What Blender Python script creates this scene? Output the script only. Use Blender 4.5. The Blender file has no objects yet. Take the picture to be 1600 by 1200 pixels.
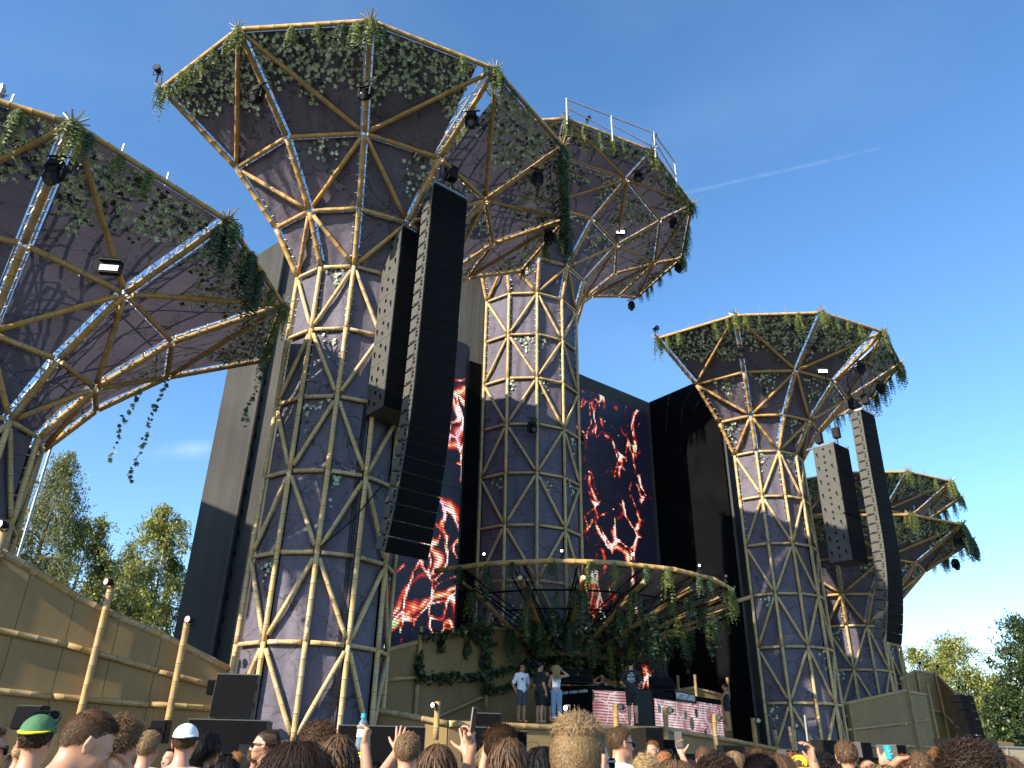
import bpy, math, random
import numpy as np
from mathutils import Vector, Matrix

sc = bpy.context.scene
R = math.radians
# ------------------------------------------------------------------ camera
FPX, TH, RO, HC = 1202.0, R(26.41), R(-0.991), 1.62
cd = bpy.data.cameras.new('camera'); cam = bpy.data.objects.new('camera', cd)
sc.collection.objects.link(cam); sc.camera = cam
cd.sensor_width = 36.0; cd.lens = 36.0 * FPX / 1600.0; cd.clip_start = 0.05; cd.clip_end = 6000
cam.matrix_world = (Matrix.Translation((0, 0, HC)) @ Matrix.Rotation(R(90) + TH, 4, 'X') @ Matrix.Rotation(-RO, 4, 'Z'))
# ------------------------------------------------------------------ sun, sky
SUN_A, SUN_EL = R(-46), R(28)
SV = Vector((math.sin(SUN_A) * math.cos(SUN_EL), -math.cos(SUN_A) * math.cos(SUN_EL), math.sin(SUN_EL)))
ld = bpy.data.lights.new('sun', 'SUN'); ld.energy = 5.0; ld.angle = R(0.53); ld.color = (1.0, 0.90, 0.74)
sun = bpy.data.objects.new('sun', ld); sc.collection.objects.link(sun)
sun.rotation_euler = SV.to_track_quat('Z', 'Y').to_euler(); sun.location = (-30, -20, 40)
w = bpy.data.worlds.new('World'); sc.world = w; w.use_nodes = True
nt = w.node_tree; nt.nodes.clear()
def wn(t): return nt.nodes.new(t)
sky = wn('ShaderNodeTexSky'); sky.sky_type = 'NISHITA'; sky.sun_disc = False
sky.sun_elevation = SUN_EL; sky.sun_rotation = math.pi - SUN_A
sky.air_density = 1.0; sky.dust_density = 0.15; sky.ozone_density = 2.6; sky.altitude = 0
bg = wn('ShaderNodeBackground')
tc = wn('ShaderNodeTexCoord')
def wmath(op, a, b=None, c=None, clamp=False):
    x = wn('ShaderNodeMath'); x.operation = op; x.use_clamp = clamp
    for i, q in enumerate((a, b, c)):
        if q is None: continue
        if isinstance(q, (int, float)): x.inputs[i].default_value = q
        else: nt.links.new(q, x.inputs[i])
    return x.outputs[0]
def wdot(v):
    x = wn('ShaderNodeVectorMath'); x.operation = 'DOT_PRODUCT'; nt.links.new(tc.outputs['Generated'], x.inputs[0]); x.inputs[1].default_value = v; return x.outputs['Value']
def wray(px, py):
    a, b = px - 800, py - 600; c, s = math.cos(RO), math.sin(RO)
    x = a * c + b * s; y = -a * s + b * c
    return Vector((x, FPX * math.cos(TH) + y * math.sin(TH), FPX * math.sin(TH) - y * math.cos(TH))).normalized()
def wnoise(scale, detail, mul=(1, 1, 1)):
    m = wn('ShaderNodeVectorMath'); m.operation = 'MULTIPLY'; nt.links.new(tc.outputs['Generated'], m.inputs[0]); m.inputs[1].default_value = mul
    x = wn('ShaderNodeTexNoise'); x.inputs['Scale'].default_value = scale; x.inputs['Detail'].default_value = detail; nt.links.new(m.outputs[0], x.inputs['Vector']); return x.outputs['Fac']
def streak(p0, p1, width, amt, nsc):
    a, b = wray(*p0), wray(*p1); nrm = a.cross(b).normalized(); mid = (a + b).normalized(); al = nrm.cross(mid)
    half = math.acos(max(-1, min(1, a.dot(b)))) / 2
    wob = wmath('MULTIPLY', wmath('SUBTRACT', wnoise(14, 3), 0.5), width * 1.1)
    d = wmath('ABSOLUTE', wmath('ADD', wdot(nrm), wob))
    across = wmath('SUBTRACT', 1.0, wmath('DIVIDE', d, width), clamp=True)
    along = wmath('SUBTRACT', 1.0, wmath('POWER', wmath('DIVIDE', wmath('ABSOLUTE', wdot(al)), half), 4.0), clamp=True)
    front = wmath('GREATER_THAN', wdot(mid), 0.0)
    patch = wmath('MULTIPLY_ADD', wmath('SUBTRACT', wnoise(nsc, 4), 0.40), 3.5, 0.0, clamp=True)
    return wmath('MULTIPLY', wmath('MULTIPLY', wmath('MULTIPLY', across, along), front), wmath('MULTIPLY', patch, amt))
cl = wmath('ADD', streak((1000, 308), (1405, 201), 0.0030, 0.10, 20), streak((60, 752), (480, 702), 0.014, 0.34, 9))
cirrus = wmath('MULTIPLY', wmath('MULTIPLY_ADD', wmath('SUBTRACT', wnoise(2.2, 6, (1, 1, 2.5)), 0.5), 1.4, 0.0, clamp=True), 0.10)
cl = wmath('ADD', cl, cirrus, clamp=True)
wmx = wn('ShaderNodeMix'); wmx.data_type = 'RGBA'; nt.links.new(cl, wmx.inputs[0]); hs = wn('ShaderNodeHueSaturation'); hs.inputs['Saturation'].default_value = 1.17; hs.inputs['Value'].default_value = 1.62; nt.links.new(sky.outputs[0], hs.inputs['Color']); nt.links.new(hs.outputs[0], wmx.inputs[6]); wmx.inputs[7].default_value = (8.5, 8.9, 9.3, 1)
nt.links.new(wmx.outputs[2], bg.inputs['Color'])
bg.inputs['Strength'].default_value = 0.092
wo = wn('ShaderNodeOutputWorld'); nt.links.new(bg.outputs[0], wo.inputs[0])
sc.view_settings.view_transform = 'Standard'; sc.view_settings.look = 'None'
sc.view_settings.exposure = 1.0; sc.view_settings.gamma = 1.0
try: sc.view_settings.use_curve_mapping = False
except Exception: pass
sc.cycles.max_bounces = 6; sc.cycles.transparent_max_bounces = 12
sc.cycles.use_adaptive_sampling = True; sc.cycles.adaptive_threshold = 0.02
try: sc.cycles.use_denoising = True
except Exception: pass

# ------------------------------------------------------------------ frames of reference
S = 1.27
O2 = np.array([2.95, 24.0]) * S          # stage origin (plan)
ER = np.array([0.775, 0.632]); EB = np.array([-0.632, 0.775])   # along the stage, towards the back
_ct, _st, _cr, _sr = math.cos(TH), math.sin(TH), math.cos(RO), math.sin(RO)
def ray(px, py):
    a, b = px - 800, py - 600
    x = a * _cr + b * _sr; y = -a * _sr + b * _cr
    return np.array([x, FPX * _ct + y * _st, FPX * _st - y * _ct]) / FPX
def AT(px, py, b=None, z=None, d=None):
    """point of the place seen at that spot of the photograph, on stage depth b, at height z or at ground distance d"""
    q = ray(px, py)
    if b is not None: t = (O2 @ EB + b) / (q[:2] @ EB)
    elif z is not None: t = (z - HC) / q[2]
    else: t = d / math.hypot(q[0], q[1])
    P = q * t
    return Vector((P[0], P[1], P[2] + HC))
def W(r, b, z): P = O2 + r * ER + b * EB; return Vector((P[0], P[1], z))
def RB(v): q = np.array([v[0], v[1]]) - O2; return float(q @ ER), float(q @ EB)
STAGE_ROT = math.atan2(ER[1], ER[0])      # local x along the stage, y to the back

# ------------------------------------------------------------------ object helpers
def link(o): sc.collection.objects.link(o); return o
def tag(o, label=None, cat=None, group=None, kind=None):
    if label: o['label'] = label
    if cat: o['category'] = cat
    if group: o['group'] = group
    if kind: o['kind'] = kind
    return o
def empty(name, loc, label, cat, group=None, rz=0.0):
    o = bpy.data.objects.new(name, None); link(o); o.location = loc; o.rotation_euler = (0, 0, rz)
    o.empty_display_size = 0.3
    return tag(o, label, cat, group, 'thing')
def place(name, me, parent=None, mat=None, M=None):
    o = bpy.data.objects.new(name, me); link(o)
    if parent is not None:
        o.parent = parent
        if M is not None: o.matrix_basis = M
    elif M is not None: o.matrix_world = M
    if mat is not None:
        if len(me.materials) == 0: me.materials.append(mat)
        else:
            o.material_slots[0].link = 'OBJECT'; o.material_slots[0].material = mat
    return o
class MB:
    def __init__(s): s.v = []; s.f = []; s.m = []; s.cm = 0
    def add(s, vs, fs):
        n = len(s.v); s.v += [tuple(p) for p in vs]; s.f += [tuple(i + n for i in f) for f in fs]; s.m += [s.cm] * len(fs); return s
    def box(s, c, size, rot=None, taper=1.0):
        c = Vector(c); x, y, z = [q / 2 for q in size]
        P = []
        for dz in (-1, 1):
            k = taper if dz > 0 else 1.0
            for dx, dy in ((-1, -1), (1, -1), (1, 1), (-1, 1)):
                p = Vector((dx * x * k, dy * y * k, dz * z))
                P.append(c + (rot @ p if rot is not None else p))
        return s.add(P, [(3, 2, 1, 0), (4, 5, 6, 7), (0, 1, 5, 4), (1, 2, 6, 5), (2, 3, 7, 6), (3, 0, 4, 7)])
    def prism(s, poly, z0, z1):
        n = len(poly)
        P = [(x, y, z0) for x, y in poly] + [(x, y, z1) for x, y in poly]
        return s.add(P, [tuple(range(n - 1, -1, -1)), tuple(range(n, 2 * n))] + [(i, (i + 1) % n, n + (i + 1) % n, n + i) for i in range(n)])
    def hexa(s, P): return s.add(P, [(3, 2, 1, 0), (4, 5, 6, 7), (0, 1, 5, 4), (1, 2, 6, 5), (2, 3, 7, 6), (3, 0, 4, 7)])
    def tube(s, pts, rad, n=6, caps=True):
        pts = [Vector(p) for p in pts]
        if not hasattr(rad, '__len__'): rad = [rad] * len(pts)
        P = []; F = []
        up = None
        for i, p in enumerate(pts):
            t = (pts[min(i + 1, len(pts) - 1)] - pts[max(i - 1, 0)])
            if t.length < 1e-9: t = Vector((0, 0, 1))
            t.normalize()
            if up is None: up = t.orthogonal().normalized()
            else:
                up = up - t * up.dot(t)
                up = up.normalized() if up.length > 1e-6 else t.orthogonal().normalized()
            bi = t.cross(up)
            for k in range(n):
                a = 2 * math.pi * k / n
                P.append(p + (up * math.cos(a) + bi * math.sin(a)) * rad[i])
        for i in range(len(pts) - 1):
            for k in range(n):
                F.append((i * n + k, i * n + (k + 1) % n, (i + 1) * n + (k + 1) % n, (i + 1) * n + k))
        if caps:
            F.append(tuple(range(n - 1, -1, -1))); F.append(tuple((len(pts) - 1) * n + k for k in range(n)))
        return s.add(P, F)
    def ball(s, c, r, n=8, m=5):
        c = Vector(c); r = Vector(r) if hasattr(r, '__len__') else Vector((r, r, r))
        P = [c + Vector((0, 0, -r.z))]; F = []
        for i in range(1, m):
            t = math.pi * i / m - math.pi / 2
            for k in range(n):
                a = 2 * math.pi * k / n
                P.append(c + Vector((r.x * math.cos(t) * math.cos(a), r.y * math.cos(t) * math.sin(a), r.z * math.sin(t))))
        P.append(c + Vector((0, 0, r.z)))
        for k in range(n): F.append((0, 1 + (k + 1) % n, 1 + k))
        for i in range(m - 2):
            for k in range(n): F.append((1 + i * n + k, 1 + i * n + (k + 1) % n, 1 + (i + 1) * n + (k + 1) % n, 1 + (i + 1) * n + k))
        L = len(P) - 1
        for k in range(n): F.append((L, 1 + (m - 2) * n + k, 1 + (m - 2) * n + (k + 1) % n))
        return s.add(P, F)
    def mesh(s, name, mats, smooth=False):
        me = bpy.data.meshes.new(name); me.from_pydata([tuple(v) for v in s.v], [], s.f)
        for m in (mats if isinstance(mats, (list, tuple)) else [mats]): me.materials.append(m)
        if any(s.m): me.polygons.foreach_set('material_index', s.m)
        if smooth: me.polygons.foreach_set('use_smooth', [True] * len(s.f))
        me.update(); return me
    def build(s, name, mats, parent=None, smooth=False):
        return place(name, s.mesh(name, mats, smooth), parent)
def npmesh(name, V, Fc, mats, smooth=False, midx=None):
    """mesh from numpy arrays; Fc (n,k) all k-gons"""
    V = np.asarray(V, dtype=np.float32); Fc = np.asarray(Fc, dtype=np.int32)
    me = bpy.data.meshes.new(name); k = Fc.shape[1]
    me.vertices.add(len(V)); me.vertices.foreach_set('co', V.ravel())
    me.loops.add(Fc.size); me.loops.foreach_set('vertex_index', Fc.ravel())
    me.polygons.add(len(Fc)); me.polygons.foreach_set('loop_start', np.arange(len(Fc), dtype=np.int32) * k)
    for m in (mats if isinstance(mats, (list, tuple)) else [mats]): me.materials.append(m)
    if midx is not None: me.polygons.foreach_set('material_index', np.asarray(midx, dtype=np.int32))
    if smooth: me.polygons.foreach_set('use_smooth', np.ones(len(Fc), dtype=bool))
    me.update(calc_edges=True); return me
def frame(a, b):
    """matrix with local Z from a to b"""
    d = (b - a); q = d.to_track_quat('Z', 'Y')
    return Matrix.Translation(a) @ q.to_matrix().to_4x4()

# ------------------------------------------------------------------ materials
class NT:
    def __init__(s, name):
        s.m = bpy.data.materials.new(name); s.m.use_nodes = True; s.t = s.m.node_tree
        s.p = s.t.nodes['Principled BSDF']; s.out = s.t.nodes['Material Output']
    def n(s, t, **kw):
        x = s.t.nodes.new(t)
        for k, v in kw.items():
            if k in ('operation', 'blend_type', 'data_type', 'feature', 'noise_dimensions', 'wave_type', 'bands_direction', 'distance', 'mode'): setattr(x, k, v)
            else: x.inputs[k.replace('_', ' ')].default_value = v
        return x
    def l(s, a, b): s.t.links.new(a, b)
    def math(s, op, a, b=None, c=None, clamp=False):
        x = s.t.nodes.new('ShaderNodeMath'); x.operation = op; x.use_clamp = clamp
        for i, q in enumerate((a, b, c)):
            if q is None: continue
            if isinstance(q, (int, float)): x.inputs[i].default_value = q
            else: s.l(q, x.inputs[i])
        return x.outputs[0]
    def vmath(s, op, a, b=None, sc_=None):
        x = s.t.nodes.new('ShaderNodeVectorMath'); x.operation = op
        for i, q in enumerate((a, b)):
            if q is None: continue
            if isinstance(q, (tuple, list)): x.inputs[i].default_value = q
            else: s.l(q, x.inputs[i])
        if sc_ is not None: x.inputs['Scale'].default_value = sc_
        return x.outputs[0]
    def mix(s, f, a, b, blend='MIX'):
        x = s.t.nodes.new('ShaderNodeMix'); x.data_type = 'RGBA'; x.blend_type = blend
        for i, q in ((0, f), (6, a), (7, b)):
            if isinstance(q, (int, float)): x.inputs[i].default_value = q
            elif isinstance(q, (tuple, list)): x.inputs[i].default_value = (*q[:3], 1)
            else: s.l(q, x.inputs[i])
        return x.outputs[2]
    def ramp(s, f, stops, interp='LINEAR'):
        x = s.t.nodes.new('ShaderNodeValToRGB'); x.color_ramp.interpolation = interp
        e = x.color_ramp.elements
        while len(e) < len(stops): e.new(0.5)
        for i, (p, c) in enumerate(stops):
            e[i].position = p; e[i].color = (*c[:3], 1) if hasattr(c, '__len__') else (c, c, c, 1)
        s.l(f, x.inputs[0]); return x.outputs[0]
    def coord(s, kind='Object'): return s.n('ShaderNodeTexCoord').outputs[kind]
    def pos(s): return s.n('ShaderNodeNewGeometry').outputs['Position']
    def noise(s, v, scale, detail=3.0, rough=0.55, out='Fac'):
        x = s.n('ShaderNodeTexNoise', Scale=scale, Detail=detail, Roughness=rough); s.l(v, x.inputs['Vector']); return x.outputs[out]
    def bump(s, h, strength=0.3, dist=0.02):
        x = s.n('ShaderNodeBump', Strength=strength, Distance=dist); s.l(h, x.inputs['Height']); s.l(x.outputs[0], s.p.inputs['Normal']); return x.outputs[0]
    def island(s): return s.n('ShaderNodeNewGeometry').outputs['Random Per Island']
    def objrand(s): return s.n('ShaderNodeObjectInfo').outputs['Random']
    def base(s, c):
        if isinstance(c, (tuple, list)): s.p.inputs['Base Color'].default_value = (*c[:3], 1)
        else: s.l(c, s.p.inputs['Base Color'])
    def set(s, **k):
        for a, b in k.items(): s.p.inputs[a.replace('_', ' ')].default_value = b
        return s
def plain(name, c, rough=0.6, metal=0.0, var=0.25, scale=6.0, bump=0.0, spec=None):
    n = NT(name); v = n.coord()
    f = n.noise(v, scale, 4)
    n.base(n.mix(n.math('MULTIPLY', f, 1.0), tuple(q * (1 - var) for q in c), tuple(q * (1 + var) for q in c)))
    n.set(Roughness=rough, Metallic=metal)
    if spec is not None: n.p.inputs['Specular IOR Level'].default_value = spec
    if bump: n.bump(n.noise(v, scale * 3, 5), bump, 0.02)
    return n.m
def emit(name, c, strength):
    n = NT(name); n.base((0.02, 0.02, 0.02)); n.p.inputs['Emission Color'].default_value = (*c, 1); n.p.inputs['Emission Strength'].default_value = strength; return n.m

def mk_bamboo(name, a, b, c):
    n = NT(name); v = n.coord()
    sx = n.n('ShaderNodeSeparateXYZ'); n.l(v, sx.inputs[0])
    stretch = n.vmath('MULTIPLY', v, (14, 14, 1.3))
    orand = n.objrand()
    off = n.n('ShaderNodeCombineXYZ'); n.l(n.math('MULTIPLY', orand, 30), off.inputs[2])
    st = n.vmath('ADD', stretch, off.outputs[0])
    f = n.noise(st, 1.4, 5, 0.6)
    col = n.ramp(f, [(0.25, a), (0.5, b), (0.8, c)])
    # thin dark ring at each node (nodes every 0.42 m)
    ph = n.math('FRACT', n.math('DIVIDE', sx.outputs[2], 0.42))
    ring = n.math('LESS_THAN', n.math('ABSOLUTE', n.math('SUBTRACT', ph, 0.5)), 0.026)
    halo = n.math('LESS_THAN', n.math('ABSOLUTE', n.math('SUBTRACT', ph, 0.54)), 0.045)
    col = n.mix(n.math('MULTIPLY', halo, 0.35), col, tuple(q * 1.25 for q in c))
    col = n.mix(n.math('MULTIPLY', ring, 0.75), col, (0.10, 0.06, 0.025))
    seg = n.math('FLOOR', n.math('DIVIDE', sx.outputs[2], 0.42))
    wn_ = n.n('ShaderNodeTexWhiteNoise', noise_dimensions='1D') if False else n.n('ShaderNodeTexWhiteNoise')
    wn_.noise_dimensions = '1D'; n.l(n.math('ADD', seg, n.math('MULTIPLY', orand, 57)), wn_.inputs['W'])
    hv = n.n('ShaderNodeHueSaturation'); n.l(col, hv.inputs['Color'])
    n.l(n.math('ADD', 0.78, n.math('MULTIPLY', n.math('ADD', wn_.outputs['Value'], orand), 0.22)), hv.inputs['Value'])
    n.l(n.math('ADD', 0.85, n.math('MULTIPLY', wn_.outputs['Value'], 0.25)), hv.inputs['Saturation'])
    n.base(hv.outputs[0]); n.set(Roughness=0.6); n.p.inputs['Specular IOR Level'].default_value = 0.3; n.bump(f, 0.12, 0.01)
    return n.m
M_BAM = mk_bamboo('bamboo', (0.30, 0.165, 0.055), (0.46, 0.275, 0.095), (0.58, 0.39, 0.175))
M_BAM2 = mk_bamboo('dull_bamboo', (0.25, 0.155, 0.06), (0.37, 0.245, 0.105), (0.47, 0.335, 0.165))
M_BAM3 = mk_bamboo('pale_bamboo', (0.34, 0.225, 0.095), (0.52, 0.37, 0.175), (0.64, 0.49, 0.27))
M_CUT = plain('bamboo_end', (0.72, 0.58, 0.34), 0.7)

def mk_fabric(name, trans):
    n = NT(name); v = n.pos()
    warp = n.noise(v, 0.9, 4, 0.6, 'Color')
    wv = n.vmath('ADD', v, n.vmath('SCALE', n.vmath('SUBTRACT', warp, (0.5, 0.5, 0.5)), sc_=1.5))
    vo = n.n('ShaderNodeTexVoronoi', feature='DISTANCE_TO_EDGE', Scale=0.75); n.l(wv, vo.inputs['Vector'])
    vo2 = n.n('ShaderNodeTexVoronoi', feature='DISTANCE_TO_EDGE', Scale=1.9); n.l(wv, vo2.inputs['Vector'])
    gate = n.ramp(n.noise(v, 0.5, 3), [(0.42, 0.0), (0.55, 1.0)])
    c1 = n.math('LESS_THAN', vo.outputs['Distance'], 0.014)
    c2 = n.math('MULTIPLY', n.math('LESS_THAN', vo2.outputs['Distance'], 0.011), gate)
    crack = n.math('MAXIMUM', n.math('MULTIPLY', c1, n.math('ADD', 0.45, n.math('MULTIPLY', gate, 0.4))), n.math('MULTIPLY', c2, 0.6))
    f = n.noise(v, 0.6, 5, 0.6)
    col = n.ramp(f, [(0.3, (0.104, 0.092, 0.122)), (0.5, (0.126, 0.112, 0.146)), (0.72, (0.152, 0.136, 0.172))])
    col = n.mix(crack, col, (0.035, 0.028, 0.036))
    fine = n.noise(v, 40, 2)
    col = n.mix(0.12, col, n.mix(fine, (0.07, 0.06, 0.065), (0.24, 0.2, 0.21)))
    n.base(col); n.set(Roughness=0.55); n.p.inputs['Specular IOR Level'].default_value = 0.12
    wr = n.n('ShaderNodeTexWave', Scale=0.55, Distortion=7.0, Detail=3.0); wr.inputs['Detail Scale'].default_value = 0.7; n.l(v, wr.inputs['Vector'])
    h = n.math('ADD', n.math('MULTIPLY', wr.outputs['Fac'], 0.5), n.noise(v, 2.2, 4))
    nb = n.bump(h, 0.65, 0.08)
    tr = n.n('ShaderNodeBsdfTranslucent'); n.l(n.mix(0.0, col, col), tr.inputs['Color'])
    ms = n.n('ShaderNodeMixShader'); ms.inputs[0].default_value = trans
    n.l(n.p.outputs[0], ms.inputs[1]); n.l(tr.outputs[0], ms.inputs[2]); n.l(ms.outputs[0], n.out.inputs[0])
    return n.m
M_FAB = mk_fabric('printed_cloth', 0.22); M_FABD = mk_fabric('dim_printed_cloth', 0.03)  # same cloth twice; second passes little sun so its bays look shaded
def mk_leaf(name, stops, rough=0.5, trans=0.25):
    n = NT(name); r = n.island(); col = n.ramp(r, stops)
    n.base(col); n.set(Roughness=rough)
    tr = n.n('ShaderNodeBsdfTranslucent'); n.l(col, tr.inputs['Color'])
    ms = n.n('ShaderNodeMixShader'); ms.inputs[0].default_value = trans
    n.l(n.p.outputs[0], ms.inputs[1]); n.l(tr.outputs[0], ms.inputs[2]); n.l(ms.outputs[0], n.out.inputs[0])
    return n.m
M_IVY = mk_leaf('ivy_leaf', [(0.0, (0.012, 0.022, 0.012)), (0.22, (0.035, 0.055, 0.03)), (0.26, (0.34, 0.42, 0.25)), (0.6, (0.54, 0.63, 0.42)), (1.0, (0.74, 0.80, 0.60))], 0.5, 0.04)  # near-black share of leaves stands in for the shadow between pale ones
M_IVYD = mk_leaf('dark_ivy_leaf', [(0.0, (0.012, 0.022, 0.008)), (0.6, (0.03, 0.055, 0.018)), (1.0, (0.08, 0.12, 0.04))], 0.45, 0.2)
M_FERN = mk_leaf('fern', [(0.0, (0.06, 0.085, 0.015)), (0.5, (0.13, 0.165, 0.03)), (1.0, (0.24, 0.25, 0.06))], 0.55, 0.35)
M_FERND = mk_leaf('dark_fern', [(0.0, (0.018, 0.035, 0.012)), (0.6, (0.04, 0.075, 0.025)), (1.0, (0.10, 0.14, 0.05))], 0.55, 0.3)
M_ALU = plain('aluminium', (0.40, 0.41, 0.42), 0.5, 0.6, 0.15)
M_TIE = plain('pale_cord', (.5, .48, .44), .8)
M_STEEL = plain('galvanised_steel', (0.36, 0.37, 0.38), 0.45, 0.7, 0.2)
M_BLK = plain('black_plastic', (0.014, 0.0135, 0.014), 0.5, 0, 0.4, spec=0.15)
M_BLKM = plain('matt_black', (0.009, 0.009, 0.010), 0.9, 0, 0.4, spec=0.04)
M_CAB = plain('grey_cabinet_paint', (0.088, 0.086, 0.078), 0.6, 0, 0.25, 3.0, 0.05, spec=0.2)
M_GRILLE = plain('black_grille', (0.0055, 0.0055, 0.0065), 0.75, 0, 0.35, 2.0, spec=0.06)
M_LENS = plain('lens_glass', (0.10, 0.11, 0.12), 0.08, 0.3)
M_WHITE_LED = emit('white_led', (1.0, 0.95, 1.0), 5.0)
M_LAMP = emit('lamp_white', (1.0, 0.97, 0.98), 3.0)
M_PINK = emit('lamp_pink', (1.0, 0.40, 0.50), 1.2)
def mk_wall():
    n = NT('painted_board'); v = n.coord()
    f = n.noise(v, 0.7, 6, 0.65); g = n.noise(n.vmath('MULTIPLY', v, (6, 6, 0.5)), 1.0, 4)
    col = n.ramp(f, [(0.3, (0.205, 0.124, 0.043)), (0.55, (0.27, 0.170, 0.062)), (0.8, (0.325, 0.215, 0.09))])
    col = n.mix(n.ramp(g, [(0.45, 0.0), (0.75, 0.35)]), col, (0.14, 0.092, 0.04))
    col = n.mix(0.25, col, n.mix(n.noise(v, 25, 3), (0.15, 0.10, 0.045), (0.40, 0.28, 0.14)))
    n.base(col); n.set(Roughness=0.8); n.bump(n.noise(v, 30, 4), 0.2, 0.01); return n.m
M_WALL = mk_wall()
def mk_molton():
    n = NT('black_stage_cloth'); v = n.pos()
    f = n.noise(v, 0.35, 5, 0.6); g = n.noise(n.vmath('MULTIPLY', v, (1.6, 1.6, 0.12)), 1.0, 4)
    col = n.ramp(n.math('ADD', n.math('MULTIPLY', f, 0.6), n.math('MULTIPLY', g, 0.4)), [(0.3, (0.055, 0.053, 0.050)), (0.6, (0.085, 0.082, 0.076)), (0.8, (0.11, 0.105, 0.097))])
    n.base(col); n.set(Roughness=0.9); n.p.inputs['Specular IOR Level'].default_value = 0.1; n.bump(g, 0.5, 0.12); return n.m
M_MOLTON = mk_molton()
M_DRAPE = plain('black_drape', (0.006, 0.006, 0.007), 0.95, 0, 0.5, 0.8, 0.3, 0.0)

def mk_screen(name, scale, dens, seed, shift=0.0, stars=(), frag=0.65):
    """LED wall picture: pale veins with red haloes on black, drawn in pixel rows"""
    n = NT(name); v = n.coord()
    # led pixel rows
    sx = n.n('ShaderNodeSeparateXYZ'); n.l(v, sx.inputs[0])
    px = n.n('ShaderNodeCombineXYZ')
    step = 0.075
    n.l(n.math('SNAP', sx.outputs[0], step), px.inputs[0]); n.l(n.math('SNAP', sx.outputs[2], step), px.inputs[2]); px.inputs[1].default_value = seed
    pv = px.outputs[0]
    wa = n.noise(pv, 0.22, 3, 0.5, 'Color'); 
    wv = n.vmath('ADD', n.vmath('MULTIPLY', pv, (1.25, 1, 0.62)), n.vmath('SCALE', n.vmath('SUBTRACT', wa, (0.5, 0.5, 0.5)), sc_=5.0))
    vo = n.n('ShaderNodeTexVoronoi', feature='DISTANCE_TO_EDGE', Scale=scale); n.l(wv, vo.inputs['Vector'])
    vo2 = n.n('ShaderNodeTexVoronoi', feature='DISTANCE_TO_EDGE', Scale=scale * 3.1); n.l(wv, vo2.inputs['Vector'])
    big = n.noise(pv, 0.16, 2, 0.5)
    gate = n.ramp(big, [(0.5 - dens, 0.0), (0.62 - dens, 1.0)])
    nz = n.noise(pv, 1.6, 4, 0.65); fine = n.noise(pv, 3.4, 3, 0.6)
    d1 = n.math('ADD', vo.outputs['Distance'], n.math('MULTIPLY', n.math('SUBTRACT', nz, 0.5), 0.10))
    halo = n.math('SUBTRACT', 1.0, n.math('MULTIPLY', d1, 5.0 + shift), clamp=True)
    core = n.math('SUBTRACT', 1.0, n.math('MULTIPLY', d1, 22.0 + shift * 4), clamp=True)
    d2 = n.math('ADD', vo2.outputs['Distance'], n.math('MULTIPLY', n.math('SUBTRACT', fine, 0.5), 0.08))
    thin = n.math('SUBTRACT', 1.0, n.math('MULTIPLY', d2, 16.0), clamp=True)
    t = n.math('MULTIPLY', halo, n.math('ADD', 0.30, n.math('MULTIPLY', nz, 0.50)))
    t = n.math('ADD', t, n.math('MULTIPLY', core, 0.34))
    t = n.math('ADD', t, n.math('MULTIPLY', thin, n.math('ADD', 0.22, n.math('MULTIPLY', halo, 0.70))))
    brk = n.ramp(n.noise(pv, 0.62, 4, 0.7), [(0.40, frag), (0.58, 1.0)])
    t = n.math('MULTIPLY', n.math('MULTIPLY', t, gate), brk)
    for cx_, cz_, rad_, amp_ in stars:
        wsx = n.n('ShaderNodeSeparateXYZ'); n.l(n.vmath('ADD', pv, n.vmath('SCALE', n.vmath('SUBTRACT', n.noise(pv, 0.55, 4, 0.6, 'Color'), (.5, .5, .5)), sc_=2.2)), wsx.inputs[0])
        dx = n.math('SUBTRACT', wsx.outputs[0], cx_); dz = n.math('SUBTRACT', wsx.outputs[2], cz_); rr = n.math('SQRT', n.math('ADD', n.math('MULTIPLY', dx, dx), n.math('MULTIPLY', dz, dz)))
        cb_ = n.n('ShaderNodeCombineXYZ'); n.l(n.math('DIVIDE', dx, rr), cb_.inputs[0]); n.l(n.math('DIVIDE', dz, rr), cb_.inputs[1]); n.l(n.math('MULTIPLY', rr, 0.05), cb_.inputs[2])
        sp_ = n.ramp(n.noise(n.vmath('ADD', cb_.outputs[0], (cx_, cz_, 0)), 2.6, 3, .55), [(0.50, 0.0), (0.56, 1.0), (0.585, 1.0), (0.64, 0.0)])
        fall = n.math('SUBTRACT', 1.15, n.math('DIVIDE', rr, rad_), clamp=True)
        t = n.math('MAXIMUM', t, n.math('MULTIPLY', n.math('MULTIPLY', sp_, fall), n.math('ADD', amp_, n.math('MULTIPLY', n.noise(pv, 3.0, 3), 0.35))))
    col = n.ramp(t, [(0.40, (0.004, 0.004, 0.012)), (0.50, (0.16, 0.004, 0.004)), (0.60, (0.62, 0.03, 0.012)), (0.70, (0.78, 0.24, 0.07)), (0.80, (0.92, 0.70, 0.55)), (1.0, (1.0, 0.95, 1.0))])
    hue = n.noise(pv, 0.8, 2, 0.5)
    tint = n.ramp(hue, [(0.36, (0.35, 1.0, 0.35)), (0.44, (1, 1, 1)), (0.60, (1, 1, 1)), (0.68, (0.75, 0.45, 1.0))])
    sel = n.ramp(t, [(0.62, 0.0), (0.72, 0.8), (0.95, 0.5)])
    col = n.mix(sel, col, tint, 'MULTIPLY')
    # sparkles
    spk = n.n('ShaderNodeTexVoronoi', Scale=2.2); n.l(pv, spk.inputs['Vector'])
    s1 = n.math('MULTIPLY', n.math('LESS_THAN', spk.outputs['Distance'], 0.085), n.ramp(n.noise(pv, 0.5, 2), [(0.55, 0.0), (0.62, 0.8)]))
    col = n.mix(s1, col, (1, 0.9, 0.8))
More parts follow.
